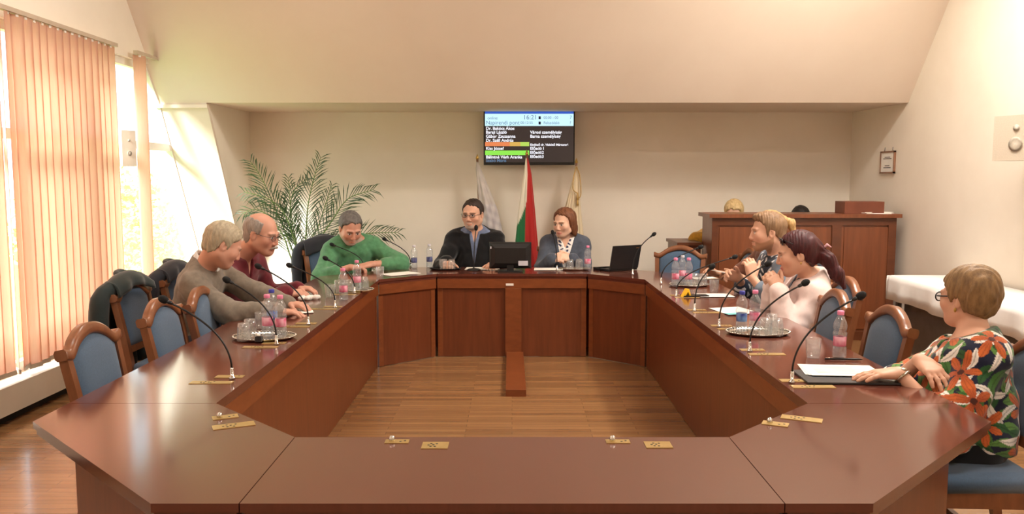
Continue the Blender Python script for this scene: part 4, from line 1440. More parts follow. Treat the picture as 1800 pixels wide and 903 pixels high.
# ------------------------------------------------------------------ people: smooth bodies from blended implicit shapes
class Field:
    def __init__(self, lo, hi, h):
        self.h = h
        self.lo = np.array(lo, float)
        n = np.ceil((np.array(hi) - self.lo) / h).astype(int) + 2
        self.D = np.full(n, 0.5, np.float32)
        self.n = n

    def _sl(self, lo, hi):
        a = np.maximum(np.floor((np.array(lo) - self.lo) / self.h).astype(int), 0)
        b = np.minimum(np.ceil((np.array(hi) - self.lo) / self.h).astype(int) + 1, self.n)
        if np.any(b <= a): return None, None
        ax = [((self.lo[i] + self.h * np.arange(a[i], b[i]))).astype(np.float32) for i in range(3)]
        return (slice(a[0], b[0]), slice(a[1], b[1]), slice(a[2], b[2])), (ax[0][:, None, None], ax[1][None, :, None], ax[2][None, None, :])

    def _mix(self, sl, d, k, op):
        A = self.D[sl]
        if op == 'add':
            q = np.maximum(k - np.abs(A - d), 0) / k
            self.D[sl] = np.minimum(A, d) - q * q * k * 0.25
        else:
            d = -d
            q = np.maximum(k - np.abs(A - d), 0) / k
            self.D[sl] = np.maximum(A, d) + q * q * k * 0.25

    def cone(self, a, b, r1, r2, k=0.02, op='add'):
        a, b = np.array(a, float), np.array(b, float)
        pad = max(r1, r2) + k + 3 * self.h
        sl, P = self._sl(np.minimum(a, b) - pad, np.maximum(a, b) + pad)
        if sl is None: return
        d = b - a
        L = max(1e-9, float(d @ d))
        t = np.clip(((P[0] - a[0]) * d[0] + (P[1] - a[1]) * d[1] + (P[2] - a[2]) * d[2]) / L, 0, 1)
        q = np.sqrt((P[0] - a[0] - t * d[0]) ** 2 + (P[1] - a[1] - t * d[1]) ** 2 + (P[2] - a[2] - t * d[2]) ** 2) - (r1 + (r2 - r1) * t)
        self._mix(sl, q.astype(np.float32), k, op)

    def ell(self, c, r, R=None, k=0.02, op='add'):
        """R: rows are the ellipsoid's own axes"""
        c, r = np.array(c, float), np.array(r, float)
        R = np.eye(3) if R is None else np.array(R, float)
        ext = np.sqrt(((R.T * r) ** 2).sum(1)) + k + 3 * self.h
        sl, P = self._sl(c - ext, c + ext)
        if sl is None: return
        x, y, z = P[0] - c[0], P[1] - c[1], P[2] - c[2]
        u = [R[i][0] * x + R[i][1] * y + R[i][2] * z for i in range(3)]
        k0 = np.sqrt(sum((u[i] / r[i]) ** 2 for i in range(3)))
        k1 = np.sqrt(sum((u[i] / r[i] ** 2) ** 2 for i in range(3)))
        q = k0 * (k0 - 1) / np.maximum(k1, 1e-6)
        self._mix(sl, q.astype(np.float32), k, op)

    def grid(self):
        return [((self.lo[i] + self.h * np.arange(self.n[i]))).astype(np.float32).reshape([-1 if j == i else 1 for j in range(3)]) for i in range(3)]

    def cut(self, fn, k=0.004):
        """keep only where fn(x, y, z) < 0"""
        X_, Y_, Z_ = self.grid()
        d = fn(X_, Y_, Z_).astype(np.float32)
        q = np.maximum(k - np.abs(self.D - d), 0) / k
        self.D = np.maximum(self.D, d) + q * q * k * 0.25

    def ripple(self, amp, fn):
        X_, Y_, Z_ = self.grid()
        self.D = self.D + (amp * fn(X_, Y_, Z_)).astype(np.float32)

    def mesh(self, name, origin):
        D, h = self.D, self.h
        S = D < 0
        n = D.shape
        cnt = np.zeros([i - 1 for i in n], np.uint8)
        offs = [(i, j, k) for i in (0, 1) for j in (0, 1) for k in (0, 1)]
        for o in offs:
            cnt += S[o[0]:n[0] - 1 + o[0], o[1]:n[1] - 1 + o[1], o[2]:n[2] - 1 + o[2]]
        act = (cnt > 0) & (cnt < 8)
        idx = np.argwhere(act)
        vid = np.full(act.shape, -1, np.int32)
        vid[act] = np.arange(len(idx))
        C = np.stack([D[idx[:, 0] + o[0], idx[:, 1] + o[1], idx[:, 2] + o[2]] for o in offs], 1)
        pos = np.zeros((len(idx), 3))
        num = np.zeros(len(idx))
        oa = np.array(offs, float)
        for a in range(8):
            for b in range(a + 1, 8):
                if np.abs(oa[a] - oa[b]).sum() != 1: continue
                m_ = (C[:, a] < 0) != (C[:, b] < 0)
                t = C[m_, a] / (C[m_, a] - C[m_, b])
                pos[m_] += oa[a] + (oa[b] - oa[a]) * t[:, None]
                num[m_] += 1
        V = (idx + pos / num[:, None]) * h + self.lo - np.array(origin)
        Q = []
        for ax in range(3):
            b_, c_ = (ax + 1) % 3, (ax + 2) % 3
            s0 = [slice(0, n[i] - 1) for i in range(3)]
            s1 = list(s0)
            s1[ax] = slice(1, n[ax])
            A0, A1 = S[tuple(s0)], S[tuple(s1)]
            e = np.argwhere(A0 != A1)
            e = e[(e[:, b_] > 0) & (e[:, c_] > 0)]
            fl = A0[e[:, 0], e[:, 1], e[:, 2]]
            db, dc = np.eye(3, dtype=int)[b_], np.eye(3, dtype=int)[c_]
            q = np.stack([vid[tuple((e - db - dc).T)], vid[tuple((e - dc).T)], vid[tuple(e.T)], vid[tuple((e - db).T)]], 1)
            q[~fl] = q[~fl][:, ::-1]
            Q.append(q)
        Q = np.concatenate(Q)
        Q = Q[(Q >= 0).all(1)]
        me = bpy.data.meshes.new(name)
        me.vertices.add(len(V))
        me.vertices.foreach_set('co', V.astype(np.float32).ravel())
        me.loops.add(4 * len(Q))
        me.loops.foreach_set('vertex_index', Q.astype(np.int32).ravel())
        me.polygons.add(len(Q))
        me.polygons.foreach_set('loop_start', np.arange(0, 4 * len(Q), 4, dtype=np.int32))
        me.polygons.foreach_set('use_smooth', np.ones(len(Q), bool))
        me.update(calc_edges=True)
        return me, V


def lin(c):
    return np.array(s2l(c))


def nrm(v):
    v = np.array(v, float)
    return v / max(1e-9, np.linalg.norm(v))


def rot_about(v, axis, a):
    axis = nrm(axis)
    return v * math.cos(a) + np.cross(axis, v) * math.sin(a) + axis * (axis @ v) * (1 - math.cos(a))


def wob(sc, ph=0.0):
    return lambda x, y, z: np.sin(x * sc * 1.3 + 3.1 * np.sin(z * sc * .6 + ph)) * np.sin(y * sc + 2.3 * np.sin(x * sc * .5 + 1 + ph)) + 0.5 * np.sin(z * sc * 2.1 + 2 * np.sin(y * sc * .8 + ph))


SKIN_L = {'fair': (228, 184, 158), 'pink': (216, 168, 142), 'tan': (198, 152, 124), 'ruddy': (204, 152, 130)}


class Person:
    def __init__(s, label, P, N, head, hyaw, hpitch, syaw, wl, wr, handl, handr, sc=1.0, hroll=0.0, sex='m', skin='pink', poles=(None, None), belly=0.0, vox=0.005, knee=None, group=None, hs=1.0):
        s.P, s.N, s.H = map(np.array, (P, N, head))
        s.sc, s.sex, s.vox = sc, sex, vox
        s.q = sc * 1.04 * hs
        s.root = thing('person', label, 'person', (P[0], P[1], 0.0))
        s.origin = np.array([P[0], P[1], 0.0])
        a, b = math.radians(hyaw), math.radians(hpitch)
        f = np.array([math.cos(a) * math.cos(b), math.sin(a) * math.cos(b), -math.sin(b)])
        r = np.array([math.sin(a), -math.cos(a), 0.0])
        u = np.cross(r, f)
        if hroll:
            q = math.radians(hroll)
            r, u = rot_about(r, f, q), rot_about(u, f, q)
        s.hf, s.hr, s.hu = f, r, u
        t = nrm(s.N - s.P)
        a = math.radians(syaw)
        ff = np.array([math.cos(a), math.sin(a), 0.0])
        ff = nrm(ff - t * (ff @ t))
        s.t, s.f = t, ff
        s.r = np.cross(ff, t)
        s.face = np.array([math.cos(a), math.sin(a), 0.0])
        w = (0.178 if sex == 'm' else 0.155) * sc
        s.SL = s.N - s.r * w - t * 0.065 * sc + ff * 0.025
        s.SR = s.N + s.r * w - t * 0.065 * sc + ff * 0.025
        s.W = {}
        s.E = {}
        for key, S, W, sgn, pole in (('l', s.SL, wl, -1, poles[0]), ('r', s.SR, wr, 1, poles[1])):
            W = np.array(W, float)
            l1, l2 = 0.295 * sc, 0.262 * sc
            d = W - S
            L = np.linalg.norm(d)
            if L > (l1 + l2) * 0.992:
                W = S + d / L * (l1 + l2) * 0.992
                d = W - S
                L = np.linalg.norm(d)
            ca = (l1 * l1 + L * L - l2 * l2) / (2 * l1 * L)
            n = d / L
            pv = np.array(pole, float) if pole is not None else (s.r * sgn * 0.7 - np.array([0, 0, 1.0]) * 0.8 - s.f * 0.2)
            pv = nrm(pv - n * (pv @ n))
            s.E[key] = S + n * l1 * ca + pv * l1 * math.sqrt(max(0, 1 - ca * ca))
            s.W[key] = W
        s.S = {'l': s.SL, 'r': s.SR}
        s.hand = {'l': handl, 'r': handr}
        s.skin_key = skin
        s.belly = belly
        # legs
        s.hip, s.kn, s.an, s.toe = {}, {}, {}, {}
        rr = np.array([s.face[1], -s.face[0], 0.0])
        s.rr = rr
        for key, sg in (('l', -1), ('r', 1)):
            s.hip[key] = s.P + rr * sg * 0.09 * sc + np.array([0, 0, -0.02])
            s.kn[key] = s.hip[key] + (s.face * 0.43 + rr * sg * 0.05) * sc + np.array([0, 0, -0.015])
            s.kn[key][2] = 0.51
            back = 0.06 if knee is None else knee
            s.an[key] = s.kn[key] - s.face * back
            s.an[key][2] = 0.095
            s.toe[key] = s.an[key] + s.face * 0.16 * sc + rr * sg * 0.02
            s.toe[key][2] = 0.035

    # ---- local head point
    def hp(s, f, r, u):
        return s.H + (s.hf * f + s.hr * r + s.hu * u) * s.q

    def hl(s, V):
        d = (V - s.H) / (s.q)
        return d @ s.hf, d @ s.hr, d @ s.hu

    def lo_hi(s, pts, pad):
        A = np.array(pts)
        return A.min(0) - pad, A.max(0) + pad

    def torso(s, F, off, k=0.05, low=True):
        sc, t, f, r = s.sc, s.t, s.f, s.r
        R = np.array([r, f, t])
        m = s.sex == 'm'
        L = np.linalg.norm(s.N - s.P)
        b = s.belly
        if low:
            F.ell(s.P + t * 0.0, ((0.172 if m else 0.178) * sc + off, (0.125 if m else 0.13) * sc + off, 0.12 * sc + off), R, k)
        F.ell(s.P + t * L * 0.36 + f * (0.005 + b * .55), ((0.152 if m else 0.138) * sc + off + b * .5, 0.112 * sc + off + b * .8, 0.17 * sc + off), R, k)
        F.ell(s.P + t * L * 0.70 + f * 0.01, ((0.172 if m else 0.148) * sc + off, (0.118 if m else 0.108) * sc + off, 0.17 * sc + off), R, k)
        if not m:
            for sg in (-1, 1):
                F.ell(s.P + t * L * 0.64 + f * 0.085 * sc + r * sg * 0.068 * sc, (0.062 * sc + off, 0.055 * sc + off, 0.062 * sc + off), R, 0.05)
        F.cone(s.SL, s.SR, 0.058 * sc + off, 0.058 * sc + off, k)
        for S in (s.SL, s.SR):
            F.cone(s.N + t * 0.012, S + (s.N - S) * 0.15 + t * 0.012, 0.050 * sc + off, 0.052 * sc + off, k)

    def arm(s, F, key, off, part=1.0, k=0.03, fore=1.0, loose=0.0):
        sc = s.sc * (1.0 if s.sex == 'm' else 0.92)
        S, E, W = s.S[key], s.E[key], s.W[key]
        if part >= 1:
            F.cone(S, E, 0.058 * sc + off, 0.043 * sc + off + loose, k)
            F.cone(E, E + (W - E) * fore, 0.044 * sc + off + loose, (0.044 + (0.028 - 0.044) * fore) * sc + off + loose * .8, k)
        else:
            F.cone(S, S + (E - S) * part, 0.058 * sc + off, 0.052 * sc + off + loose, k)

    def hands(s, F):
        sc = s.sc * (1.0 if s.sex == 'm' else 0.92)
        for key in 'lr':
            hd = s.hand[key]
            if hd is None: continue
            W = s.W[key]
            d = nrm(hd['d'])
            n = np.array(hd['n'], float)
            n = nrm(n - d * (n @ d))
            th = np.cross(n, d) if key == 'l' else np.cross(d, n)
            c = hd.get('curl', 0.35)
            kn = []
            for i, (o, fl, ln) in enumerate(((0.030, 0.0, 0.086), (0.0095, 0.004, 0.092), (-0.0115, 0.0, 0.085), (-0.031, -0.010, 0.067))):
                K = W + (d * (0.088 + fl) + th * o) * sc
                F.cone(W + th * o * 0.45 * sc, K, 0.0165 * sc, 0.0125 * sc, 0.016)
                kn.append(K)
                dd = nrm(d + th * o * hd.get('spread', 2.5))
                p = K
                cc = c[i] if isinstance(c, (list, tuple)) else c
                r0 = 0.0096 * sc
                for j, (q, w) in enumerate(((0.46, 1.0), (0.30, 1.15), (0.24, 0.8))):
                    ax = np.cross(dd, n)
                    dd = rot_about(dd, ax, cc * w)
                    e = p + dd * ln * q * sc
                    F.cone(p, e, r0, r0 * 0.93, 0.006)
                    p, r0 = e, r0 * 0.93
            F.ell(W + d * 0.045 * sc + n * 0.004, (0.045 * sc, 0.036 * sc, 0.014 * sc), np.array([d, th, n]), 0.014)
            tb = W + (d * 0.026 + th * 0.024) * sc
            ta = hd.get('thumb', 0.75)
            td = nrm(d * math.cos(ta) + th * math.sin(ta) + n * hd.get('tn', 0.25))
            t1 = tb + td * 0.042 * sc
            F.cone(W + d * 0.012, tb, 0.016 * sc, 0.0165 * sc, 0.014)
            F.cone(tb, t1, 0.0155 * sc, 0.0115 * sc, 0.010)
            td2 = nrm(td + d * 0.35 + n * 0.15)
            t2 = t1 + td2 * 0.032 * sc
            F.cone(t1, t2, 0.0115 * sc, 0.0105 * sc, 0.006)
            F.cone(t2, t2 + nrm(td2 + d * .2) * 0.024 * sc, 0.0105 * sc, 0.009 * sc, 0.006)

    def headshape(s, F, off=0.0, face=True, k=0.03):
        q = s.q
        R = np.array([s.hf, s.hr, s.hu])
        F.ell(s.hp(-0.016, 0, 0.036), (0.100 * q + off, 0.079 * q + off, 0.088 * q + off), R, k)
        F.ell(s.hp(0.030, 0, -0.022), (0.063 * q + off, (0.063 if s.sex == 'm' else 0.058) * q + off, 0.080 * q + off), R, k)
        for sg in (-1, 1):
            F.cone(s.hp(-0.005, sg * 0.056, -0.050), s.hp(0.058, sg * 0.022, -0.090), (0.020 if s.sex == 'm' else 0.016) * q + off, 0.017 * q + off, 0.055)
        F.ell(s.hp(0.064, 0, -0.091), (0.024 * q + off, 0.026 * q + off, 0.020 * q + off), R, 0.025)
        if face:
            for sg in (-1, 1):
                F.ell(s.hp(0.097, sg * 0.033, 0.006), (0.013 * q, 0.019 * q, 0.013 * q), R, 0.014, 'sub')
                F.ell(s.hp(0.076, sg * 0.032, 0.004), (0.0135 * q, 0.0145 * q, 0.0105 * q), R, 0.003)
                F.cone(s.hp(0.089, sg * 0.014, 0.026), s.hp(0.080, sg * 0.046, 0.026), 0.009 * q, 0.008 * q, 0.014)
                F.ell(s.hp(0.062, sg * 0.044, -0.022), (0.018 * q, 0.018 * q, 0.016 * q), R, 0.05)
                F.ell(s.hp(0.097, sg * 0.011, -0.036), (0.010 * q, 0.0078 * q, 0.0068 * q), R, 0.008)
                F.ell(s.hp(-0.008, sg * 0.080, -0.004), (0.021 * q, 0.0085 * q, 0.032 * q), R, 0.006)
                F.ell(s.hp(0.000, sg * 0.087, -0.002), (0.010 * q, 0.006 * q, 0.018 * q), R, 0.004, 'sub')
            F.cone(s.hp(0.089, 0, 0.018), s.hp(0.107, 0, -0.029), 0.0080 * q, 0.0108 * q, 0.012)
            F.ell(s.hp(0.092, 0, -0.061), (0.009 * q, 0.020 * q, 0.0055 * q), R, 0.008)
            F.ell(s.hp(0.090, 0, -0.073), (0.009 * q, 0.017 * q, 0.0055 * q), R, 0.008)
            F.ell(s.hp(0.102, 0, -0.067), (0.006 * q, 0.015 * q, 0.0012 * q), R, 0.004, 'sub')

    def neck(s, F, off=0.0):
        w = (0.058 if s.sex == 'm' else 0.046) * s.sc
        F.cone(s.hp(-0.028, 0, -0.055), s.N - s.t * 0.02 + s.f * 0.012, w + off, w * 1.12 + off, 0.03)

    def body(s, beard=None, brow=(96, 72, 56), lips=(178, 96, 88), flush=0.16, stubble=0.5):
        pts = [s.H, s.N, s.P] + [x for D in (s.S, s.E, s.W, s.hip, s.kn, s.an, s.toe) for x in D.values()]
        lo, hi = s.lo_hi(pts, 0.21 * s.sc)
        lo[2] = 0.0
        F = Field(lo, hi, s.vox)
        s.torso(F, -0.004)
        for key in 'lr':
            s.arm(F, key, -0.003)
            F.cone(s.hip[key], s.kn[key], 0.082 * s.sc, 0.055 * s.sc, 0.04)
            F.cone(s.kn[key], s.an[key], 0.054 * s.sc, 0.036 * s.sc, 0.03)
            F.cone(s.an[key] + np.array([0, 0, -0.04]), s.toe[key], 0.036 * s.sc, 0.028 * s.sc, 0.03)
        s.neck(F)
        s.headshape(F)
        s.hands(F)
        me, V = F.mesh('body', s.origin)
        W = V + s.origin
        f, r, u = s.hl(W)
        base = lin(SKIN_L[s.skin_key])
        col = np.tile(base, (len(V), 1))
        rng = np.sin(W[:, 0] * 61) * np.sin(W[:, 1] * 53 + 1) * np.sin(W[:, 2] * 57)
        col *= (1 + 0.05 * rng)[:, None]
        inhead = (np.abs(f) < 0.16) & (np.abs(r) < 0.12) & (u > -0.14) & (u < 0.15)

        def mixc(mask, c, a=1.0):
            m_ = np.clip(mask, 0, 1)[:, None] * a
            col[:] = col * (1 - m_) + lin(c) * m_
        ar = np.abs(r)
        frt = inhead & (f > 0.04)
        mixc(frt * np.exp(-((ar - .045) ** 2 + (u + .028) ** 2) / .0006), (214, 110, 96), flush)
        mixc(frt * np.exp(-((ar) ** 2 + (u + .034) ** 2) / .0003), (210, 112, 98), flush)
        mixc(frt * np.exp(-(np.maximum(np.abs(u + .067) - .0045, 0) ** 2 / .00002 + np.maximum(ar - .019, 0) ** 2 / .00003)), lips, 0.7 if s.sex == 'f' else 0.3)
        mixc(frt * np.exp(-(np.maximum(np.abs(u - .0255 + ar * .05) - .002, 0) ** 2 / .000016 + np.maximum(np.abs(ar - .032) - .015, 0) ** 2 / .00003)), brow, 0.75)
        ey = frt * (((ar - .032) / .0155) ** 2 + ((u - .004) / .0068) ** 2 < 1)
        mixc(ey.astype(float), (226, 218, 210), 0.9)
        mixc((frt & (((ar - .032) / .0065) ** 2 + ((u - .004) / .0066) ** 2 < 1)).astype(float), (56, 44, 38), 1.0)
        mixc(frt * np.exp(-(np.maximum(np.abs(u - .0115) - .001, 0) ** 2 / .000008 + np.maximum(np.abs(ar - .032) - .013, 0) ** 2 / .00002)), (70, 48, 40), 0.7)
        if beard:
            lim = np.interp(f, [-.02, .03, .065, .09, .12], [-.02, -.050, -.058, -.046, -.046])
            m_ = inhead & (u < lim) & (f > -0.015) & ~((np.abs(u + .067) < .010) & (ar < .026) & (f > .07))
            if beard[1] == 'goatee': m_ &= (ar < .034) & (f > .05)
            mixc(m_ * np.clip((lim - u) / .008, 0, 1), beard[0], stubble)
        ca = me.color_attributes.new('Col', 'FLOAT_COLOR', 'POINT')
        ca.data.foreach_set('color', np.concatenate([col, np.ones((len(V), 1))], 1).astype(np.float32).ravel())
        me.materials.append(M['skin'])
        o = bpy.data.objects.new('body', me)
        COL.objects.link(o)
        o.parent = s.root
        return o

    def _obj(s, name, F, mat, paint=None, label=None):
        me, V = F.mesh(name, s.origin)
        if paint is not None:
            N_ = np.empty(len(V) * 3, np.float32)
            me.vertex_normals.foreach_get('vector', N_)
            col = paint(V + s.origin, N_.reshape(-1, 3))
            ca = me.color_attributes.new('Col', 'FLOAT_COLOR', 'POINT')
            ca.data.foreach_set('color', np.concatenate([col, np.ones((len(V), 1))], 1).astype(np.float32).ravel())
        me.materials.append(mat)
        o = bpy.data.objects.new(name, me)
        COL.objects.link(o)
        o.parent = s.root
        if label: o['label'] = label
        return o

    def hair(s, mat, line, off=0.010, top=None, extra=(), vox=0.0045, ripple=0.0016, wide=0.0, name='hair', back=None, sub=()):
        """line: (f, lowest u) pairs; top: bald crown (f, highest u) pairs"""
        q = s.q
        lo, hi = s.lo_hi([s.H] + [s.hp(*e[0]) for e in extra] + [s.hp(*e[1]) for e in extra if len(e[1]) == 3 and e[4] == 'c'], 0.17 * s.sc)
        F = Field(lo, hi, vox)
        R = np.array([s.hf, s.hr, s.hu])
        F.ell(s.hp(-0.016, 0, 0.036), (0.100 * q + off, 0.079 * q + off + wide, 0.088 * q + off), R, 0.02)
        F.ell(s.hp(-0.020, 0, -0.030), (0.078 * q + off * .8, 0.066 * q + off * .7 + wide, 0.075 * q + off * .5), R, 0.03)
        F.ell(s.hp(0.030, 0, -0.010), (0.058 * q + off * .4, 0.064 * q + off * .5 + wide, 0.078 * q + off * .6), R, 0.03)
        fs, us = zip(*line)

        def hairline(x, y, z):
            dx, dy, dz = (x - s.H[0]) / q, (y - s.H[1]) / q, (z - s.H[2]) / q
            f = dx * s.hf[0] + dy * s.hf[1] + dz * s.hf[2]
            u = dx * s.hu[0] + dy * s.hu[1] + dz * s.hu[2]
            r = dx * s.hr[0] + dy * s.hr[1] + dz * s.hr[2]
            lim = np.interp(f, fs, us)
            d = (lim - u + 0.006 * np.sin(r * 90)) * 0.75
            if top:
                tf, tu = zip(*top)
                d = np.maximum(d, (u - np.interp(f, tf, tu) - 1.3 * r * r * 8) * 0.75)
            return d * q
        F.cut(hairline, 0.016 * q)
        for e in extra:
            if e[4] == 'e': F.ell(s.hp(*e[0]), np.array(e[1]) * q, R, e[3])
            else: F.cone(s.hp(*e[0]), s.hp(*e[1]), e[2][0] * q, e[2][1] * q, e[3])
        for c, r_ in sub:
            F.ell(s.hp(*c), np.array(r_) * q, R, 0.012, 'sub')
        if ripple:
            def strands(x, y, z):
                dx, dy, dz = x - s.H[0], y - s.H[1], z - s.H[2]
                f = dx * s.hf[0] + dy * s.hf[1] + dz * s.hf[2]
                r = dx * s.hr[0] + dy * s.hr[1] + dz * s.hr[2]
                u = dx * s.hu[0] + dy * s.hu[1] + dz * s.hu[2]
                return np.sin(150 * r + 30 * np.sin(12 * f) + 6 * np.sin(20 * u)) + np.sin(130 * f + 18 * u + 12 * np.sin(14 * r))
            F.ripple(ripple, strands)
        return s._obj(name, F, mat)

    def top(s, mat, sleeve='long', off=0.014, neck='crew', name='sweater', paint=None, loose=0.012, hem=-0.10, vee=(0.05, 0.13), vox=None, wr=0.0045, cuff=0.97, sc_w=16, nu=0.015, label=None):
        pts = [s.N, s.P] + [x for D in (s.S, s.E, s.W) for x in D.values()]
        lo, hi = s.lo_hi(pts, 0.24 * s.sc)
        F = Field(lo, hi, vox or max(s.vox, 0.005))
        s.torso(F, off)
        for key in 'lr':
            if sleeve == 'long': s.arm(F, key, off, 1.0, 0.035, cuff, loose)
            elif sleeve == 'half': s.arm(F, key, off, 1.0, 0.035, 0.30, loose)
            elif sleeve == 'short': s.arm(F, key, off, 0.78, 0.035, 1, loose + .006)
            elif sleeve == 'none': s.arm(F, key, off, 0.12, 0.035)
        # folds: mostly at the elbows and the waist
        F.ripple(wr, wob(sc_w, s.P[1] * 3))
        if s.sex == 'm' or True:
            F.ripple(wr * .5, wob(sc_w * 2.3, s.P[0] * 5))
        N_, t, f = s.N, s.t, s.f
        pn = nrm(t * 1.0 + f * 0.45)
        c = N_ + t * nu + f * 0.02
        F.cut(lambda x, y, z: np.minimum((x - c[0]) * pn[0] + (y - c[1]) * pn[1] + (z - c[2]) * pn[2] - 0.024 * s.sc, 0.17 * s.sc - np.sqrt((x - N_[0]) ** 2 + (y - N_[1]) ** 2 + (z - N_[2] - .05) ** 2)), 0.006)
        if neck == 'v' or neck == 'open':
            w, dp = vee
            R = np.array([s.r, s.f, s.t])
            a = N_ + f * 0.11 + t * 0.03
            b = N_ + f * 0.165 - t * dp
            for k_ in range(15):
                q = k_ / 14
                F.ell(a + (b - a) * q, (w * (1 - q) + 0.006, 0.085, 0.03), R, 0.006, 'sub')
        hz = s.P[2] + hem
        F.cut(lambda x, y, z: (hz - z) + 0 * x + 0 * y)
        return s._obj(name, F, mat, paint, label)

    def collar(s, mat, r=0.011, rad=0.066, name='collar', drop=0.03, rise=0.025, op=0.0):
        m = MB()
        pts, n = [], 26
        for i in range(n + 1):
            a = 2 * PI * (i / n * (1 - op) + op / 2)
            p = s.N + (s.f * math.cos(a) * rad * 1.05 + s.r * math.sin(a) * rad) * s.sc + s.t * (rise - drop * math.cos(a)) * s.sc + s.f * 0.018
            pts.append(p - s.origin)
        rings = []
        for i, p in enumerate(pts):
            a = 2 * PI * (i / n * (1 - op) + op / 2)
            o = s.f * math.cos(a) + s.r * math.sin(a)
            ring = []
            for k in range(10):
                b = 2 * PI * k / 10
                ring.append(p + o * (math.cos(b) * r * 0.7 + 0.3 * r * math.sin(b) * -1) + s.t * math.sin(b) * r * 2.0)
            rings.append(ring)
        m.loft(rings)
        return m.build(name, mat, s.root)

    def trousers(s, mat, vox=0.012):
        pts = [s.P] + [x for D in (s.hip, s.kn, s.an) for x in D.values()]
        lo, hi = s.lo_hi(pts, 0.2)
        F = Field(lo, hi, vox)
        R = np.array([s.r, s.f, s.t])
        F.ell(s.P, (0.176 * s.sc + .008, 0.128 * s.sc + .008, 0.125 * s.sc), R, 0.05)
        for key in 'lr':
            F.cone(s.hip[key], s.kn[key], 0.094 * s.sc, 0.068 * s.sc, 0.05)
            F.cone(s.kn[key], s.an[key] + np.array([0, 0, -0.02]), 0.068 * s.sc, 0.056 * s.sc, 0.03)
        z0, z1 = 0.05, s.P[2] + 0.06
        F.cut(lambda x, y, z: np.maximum(z0 - z, z - z1) + 0 * x + 0 * y)
        return s._obj('trousers', F, mat)

    def shoes(s, mat):
        for key in 'lr':
            a, t_ = s.an[key], s.toe[key]
            lo, hi = s.lo_hi([a, t_], 0.13)
            lo[2] = -0.02
            F = Field(lo, hi, 0.008)
            h = a.copy(); h[2] = 0.05
            F.cone(h - s.face * 0.03, t_ + s.face * 0.04 + np.array([0, 0, 0.008]), 0.050, 0.042, 0.02)
            F.cone(a - s.face * .02, h, 0.048, 0.050, 0.02)
            F.cut(lambda x, y, z: np.maximum(0.001 - z, z - 0.12) + 0 * x + 0 * y)
            s._obj('shoe', F, mat)

    def glasses(s, mat, r=0.021, th=0.0020, tall=0.8, lens='lens', up=0.0, fwd=0.0):
        g = MB()
        q = s.q
        ee = lambda f, r_, u: s.hp(f, r_, u) - s.origin
        lens_m = MB()
        for sg in (-1, 1):
            ring = [ee(0.104 + fwd - 0.10 * abs(sg * 0.034 + r * math.cos(a)) ** 1.5 * 2, sg * 0.034 + r * 1.15 * math.cos(a), 0.003 + up + r * tall * math.sin(a)) for a in [2 * PI * k / 20 for k in range(20)]]
            g.tube(ring + ring[:1], th * q, 6, cap=False)
            lens_m.loft([[Vector(p) for p in ring], [Vector(p) - Vector(s.hf) * 0.001 for p in ring]])
            g.tube([ee(0.094 + fwd, sg * (0.034 + r * 1.12), 0.008 + up), ee(0.06, sg * 0.078, 0.010 + up), ee(-0.012, sg * 0.084, 0.014 + up * .4), ee(-0.03, sg * 0.084, -0.006)], th * q, 6)
        g.tube([ee(0.104 + fwd, -0.012, 0.008 + up), ee(0.110 + fwd, 0, 0.011 + up), ee(0.104 + fwd, 0.012, 0.008 + up)], th * q, 6)
        o = g.build('spectacles', mat, s.root)
        lens_m.build('lens', M[lens], o)
        return o


def hairm(name, c, c2, sc=60):
    return noisy(name, c, c2, 0.55, sc, (1, 1, 0.35), bump=0.5, bscale=260, spec=0.35)


def clothm(name, c, k=0.86, sc=30, bs=420, rough=0.9, sheen=0.25, bump=0.3):
    return noisy(name, c, tuple(v * k for v in c), rough, sc, bump=bump, bscale=bs, sheen=sheen, spec=0.2)


DOWN = (0, 0, -1)
SHORT = [(-.13, -.062), (-.06, -.055), (-.035, -.035), (-.022, .012), (.0, .004), (.022, .0), (.03, .045), (.052, .068), (.066, .084), (.13, .1)]
trouser_dark = clothm('dark_trousers', (40, 40, 46))
trouser_navy = clothm('navy_trousers', (34, 38, 54))
shoe_m = noisy('black_leather', (24, 22, 22), (32, 30, 30), 0.35, 20)

# 1 -- grey sweater, white collar
h = at(393, 431, y=5.02)
p = Person('person in a grey-brown sweater with white collar leaning over the left run', (-2.07, 5.15, .55), (-1.92, 5.08, 1.02), h, 28, 30, 2,
           (-1.38, 5.12, .775), (-1.40, 4.86, .775), dict(d=(.95, -.3, -.05), n=DOWN, curl=.35), dict(d=(.9, .25, -.05), n=DOWN, curl=.3), 1.04, skin='ruddy', poles=((-.2, .6, -.9), (-.25, -.75, -.6)), vox=.0048)
p.body(brow=(150, 140, 126))
p.hair(hairm('hair_sandy_grey', (186, 172, 146), (150, 138, 116)), [(-.13, -.075), (-.06, -.07), (-.035, -.05), (-.022, .012), (.0, -.004), (.022, -.02), (.03, .035), (.052, .06), (.066, .085), (.13, .1)], 0.012)
p.top(clothm('grey_brown_knit', (132, 120, 106)), 'long', 0.016, 'crew', 'sweater', wr=.005)
p.collar(clothm('white_shirt_collar', (238, 236, 232)), 0.015, 0.068, 'collar', rise=0.034)
p.trousers(trouser_dark); p.shoes(shoe_m)

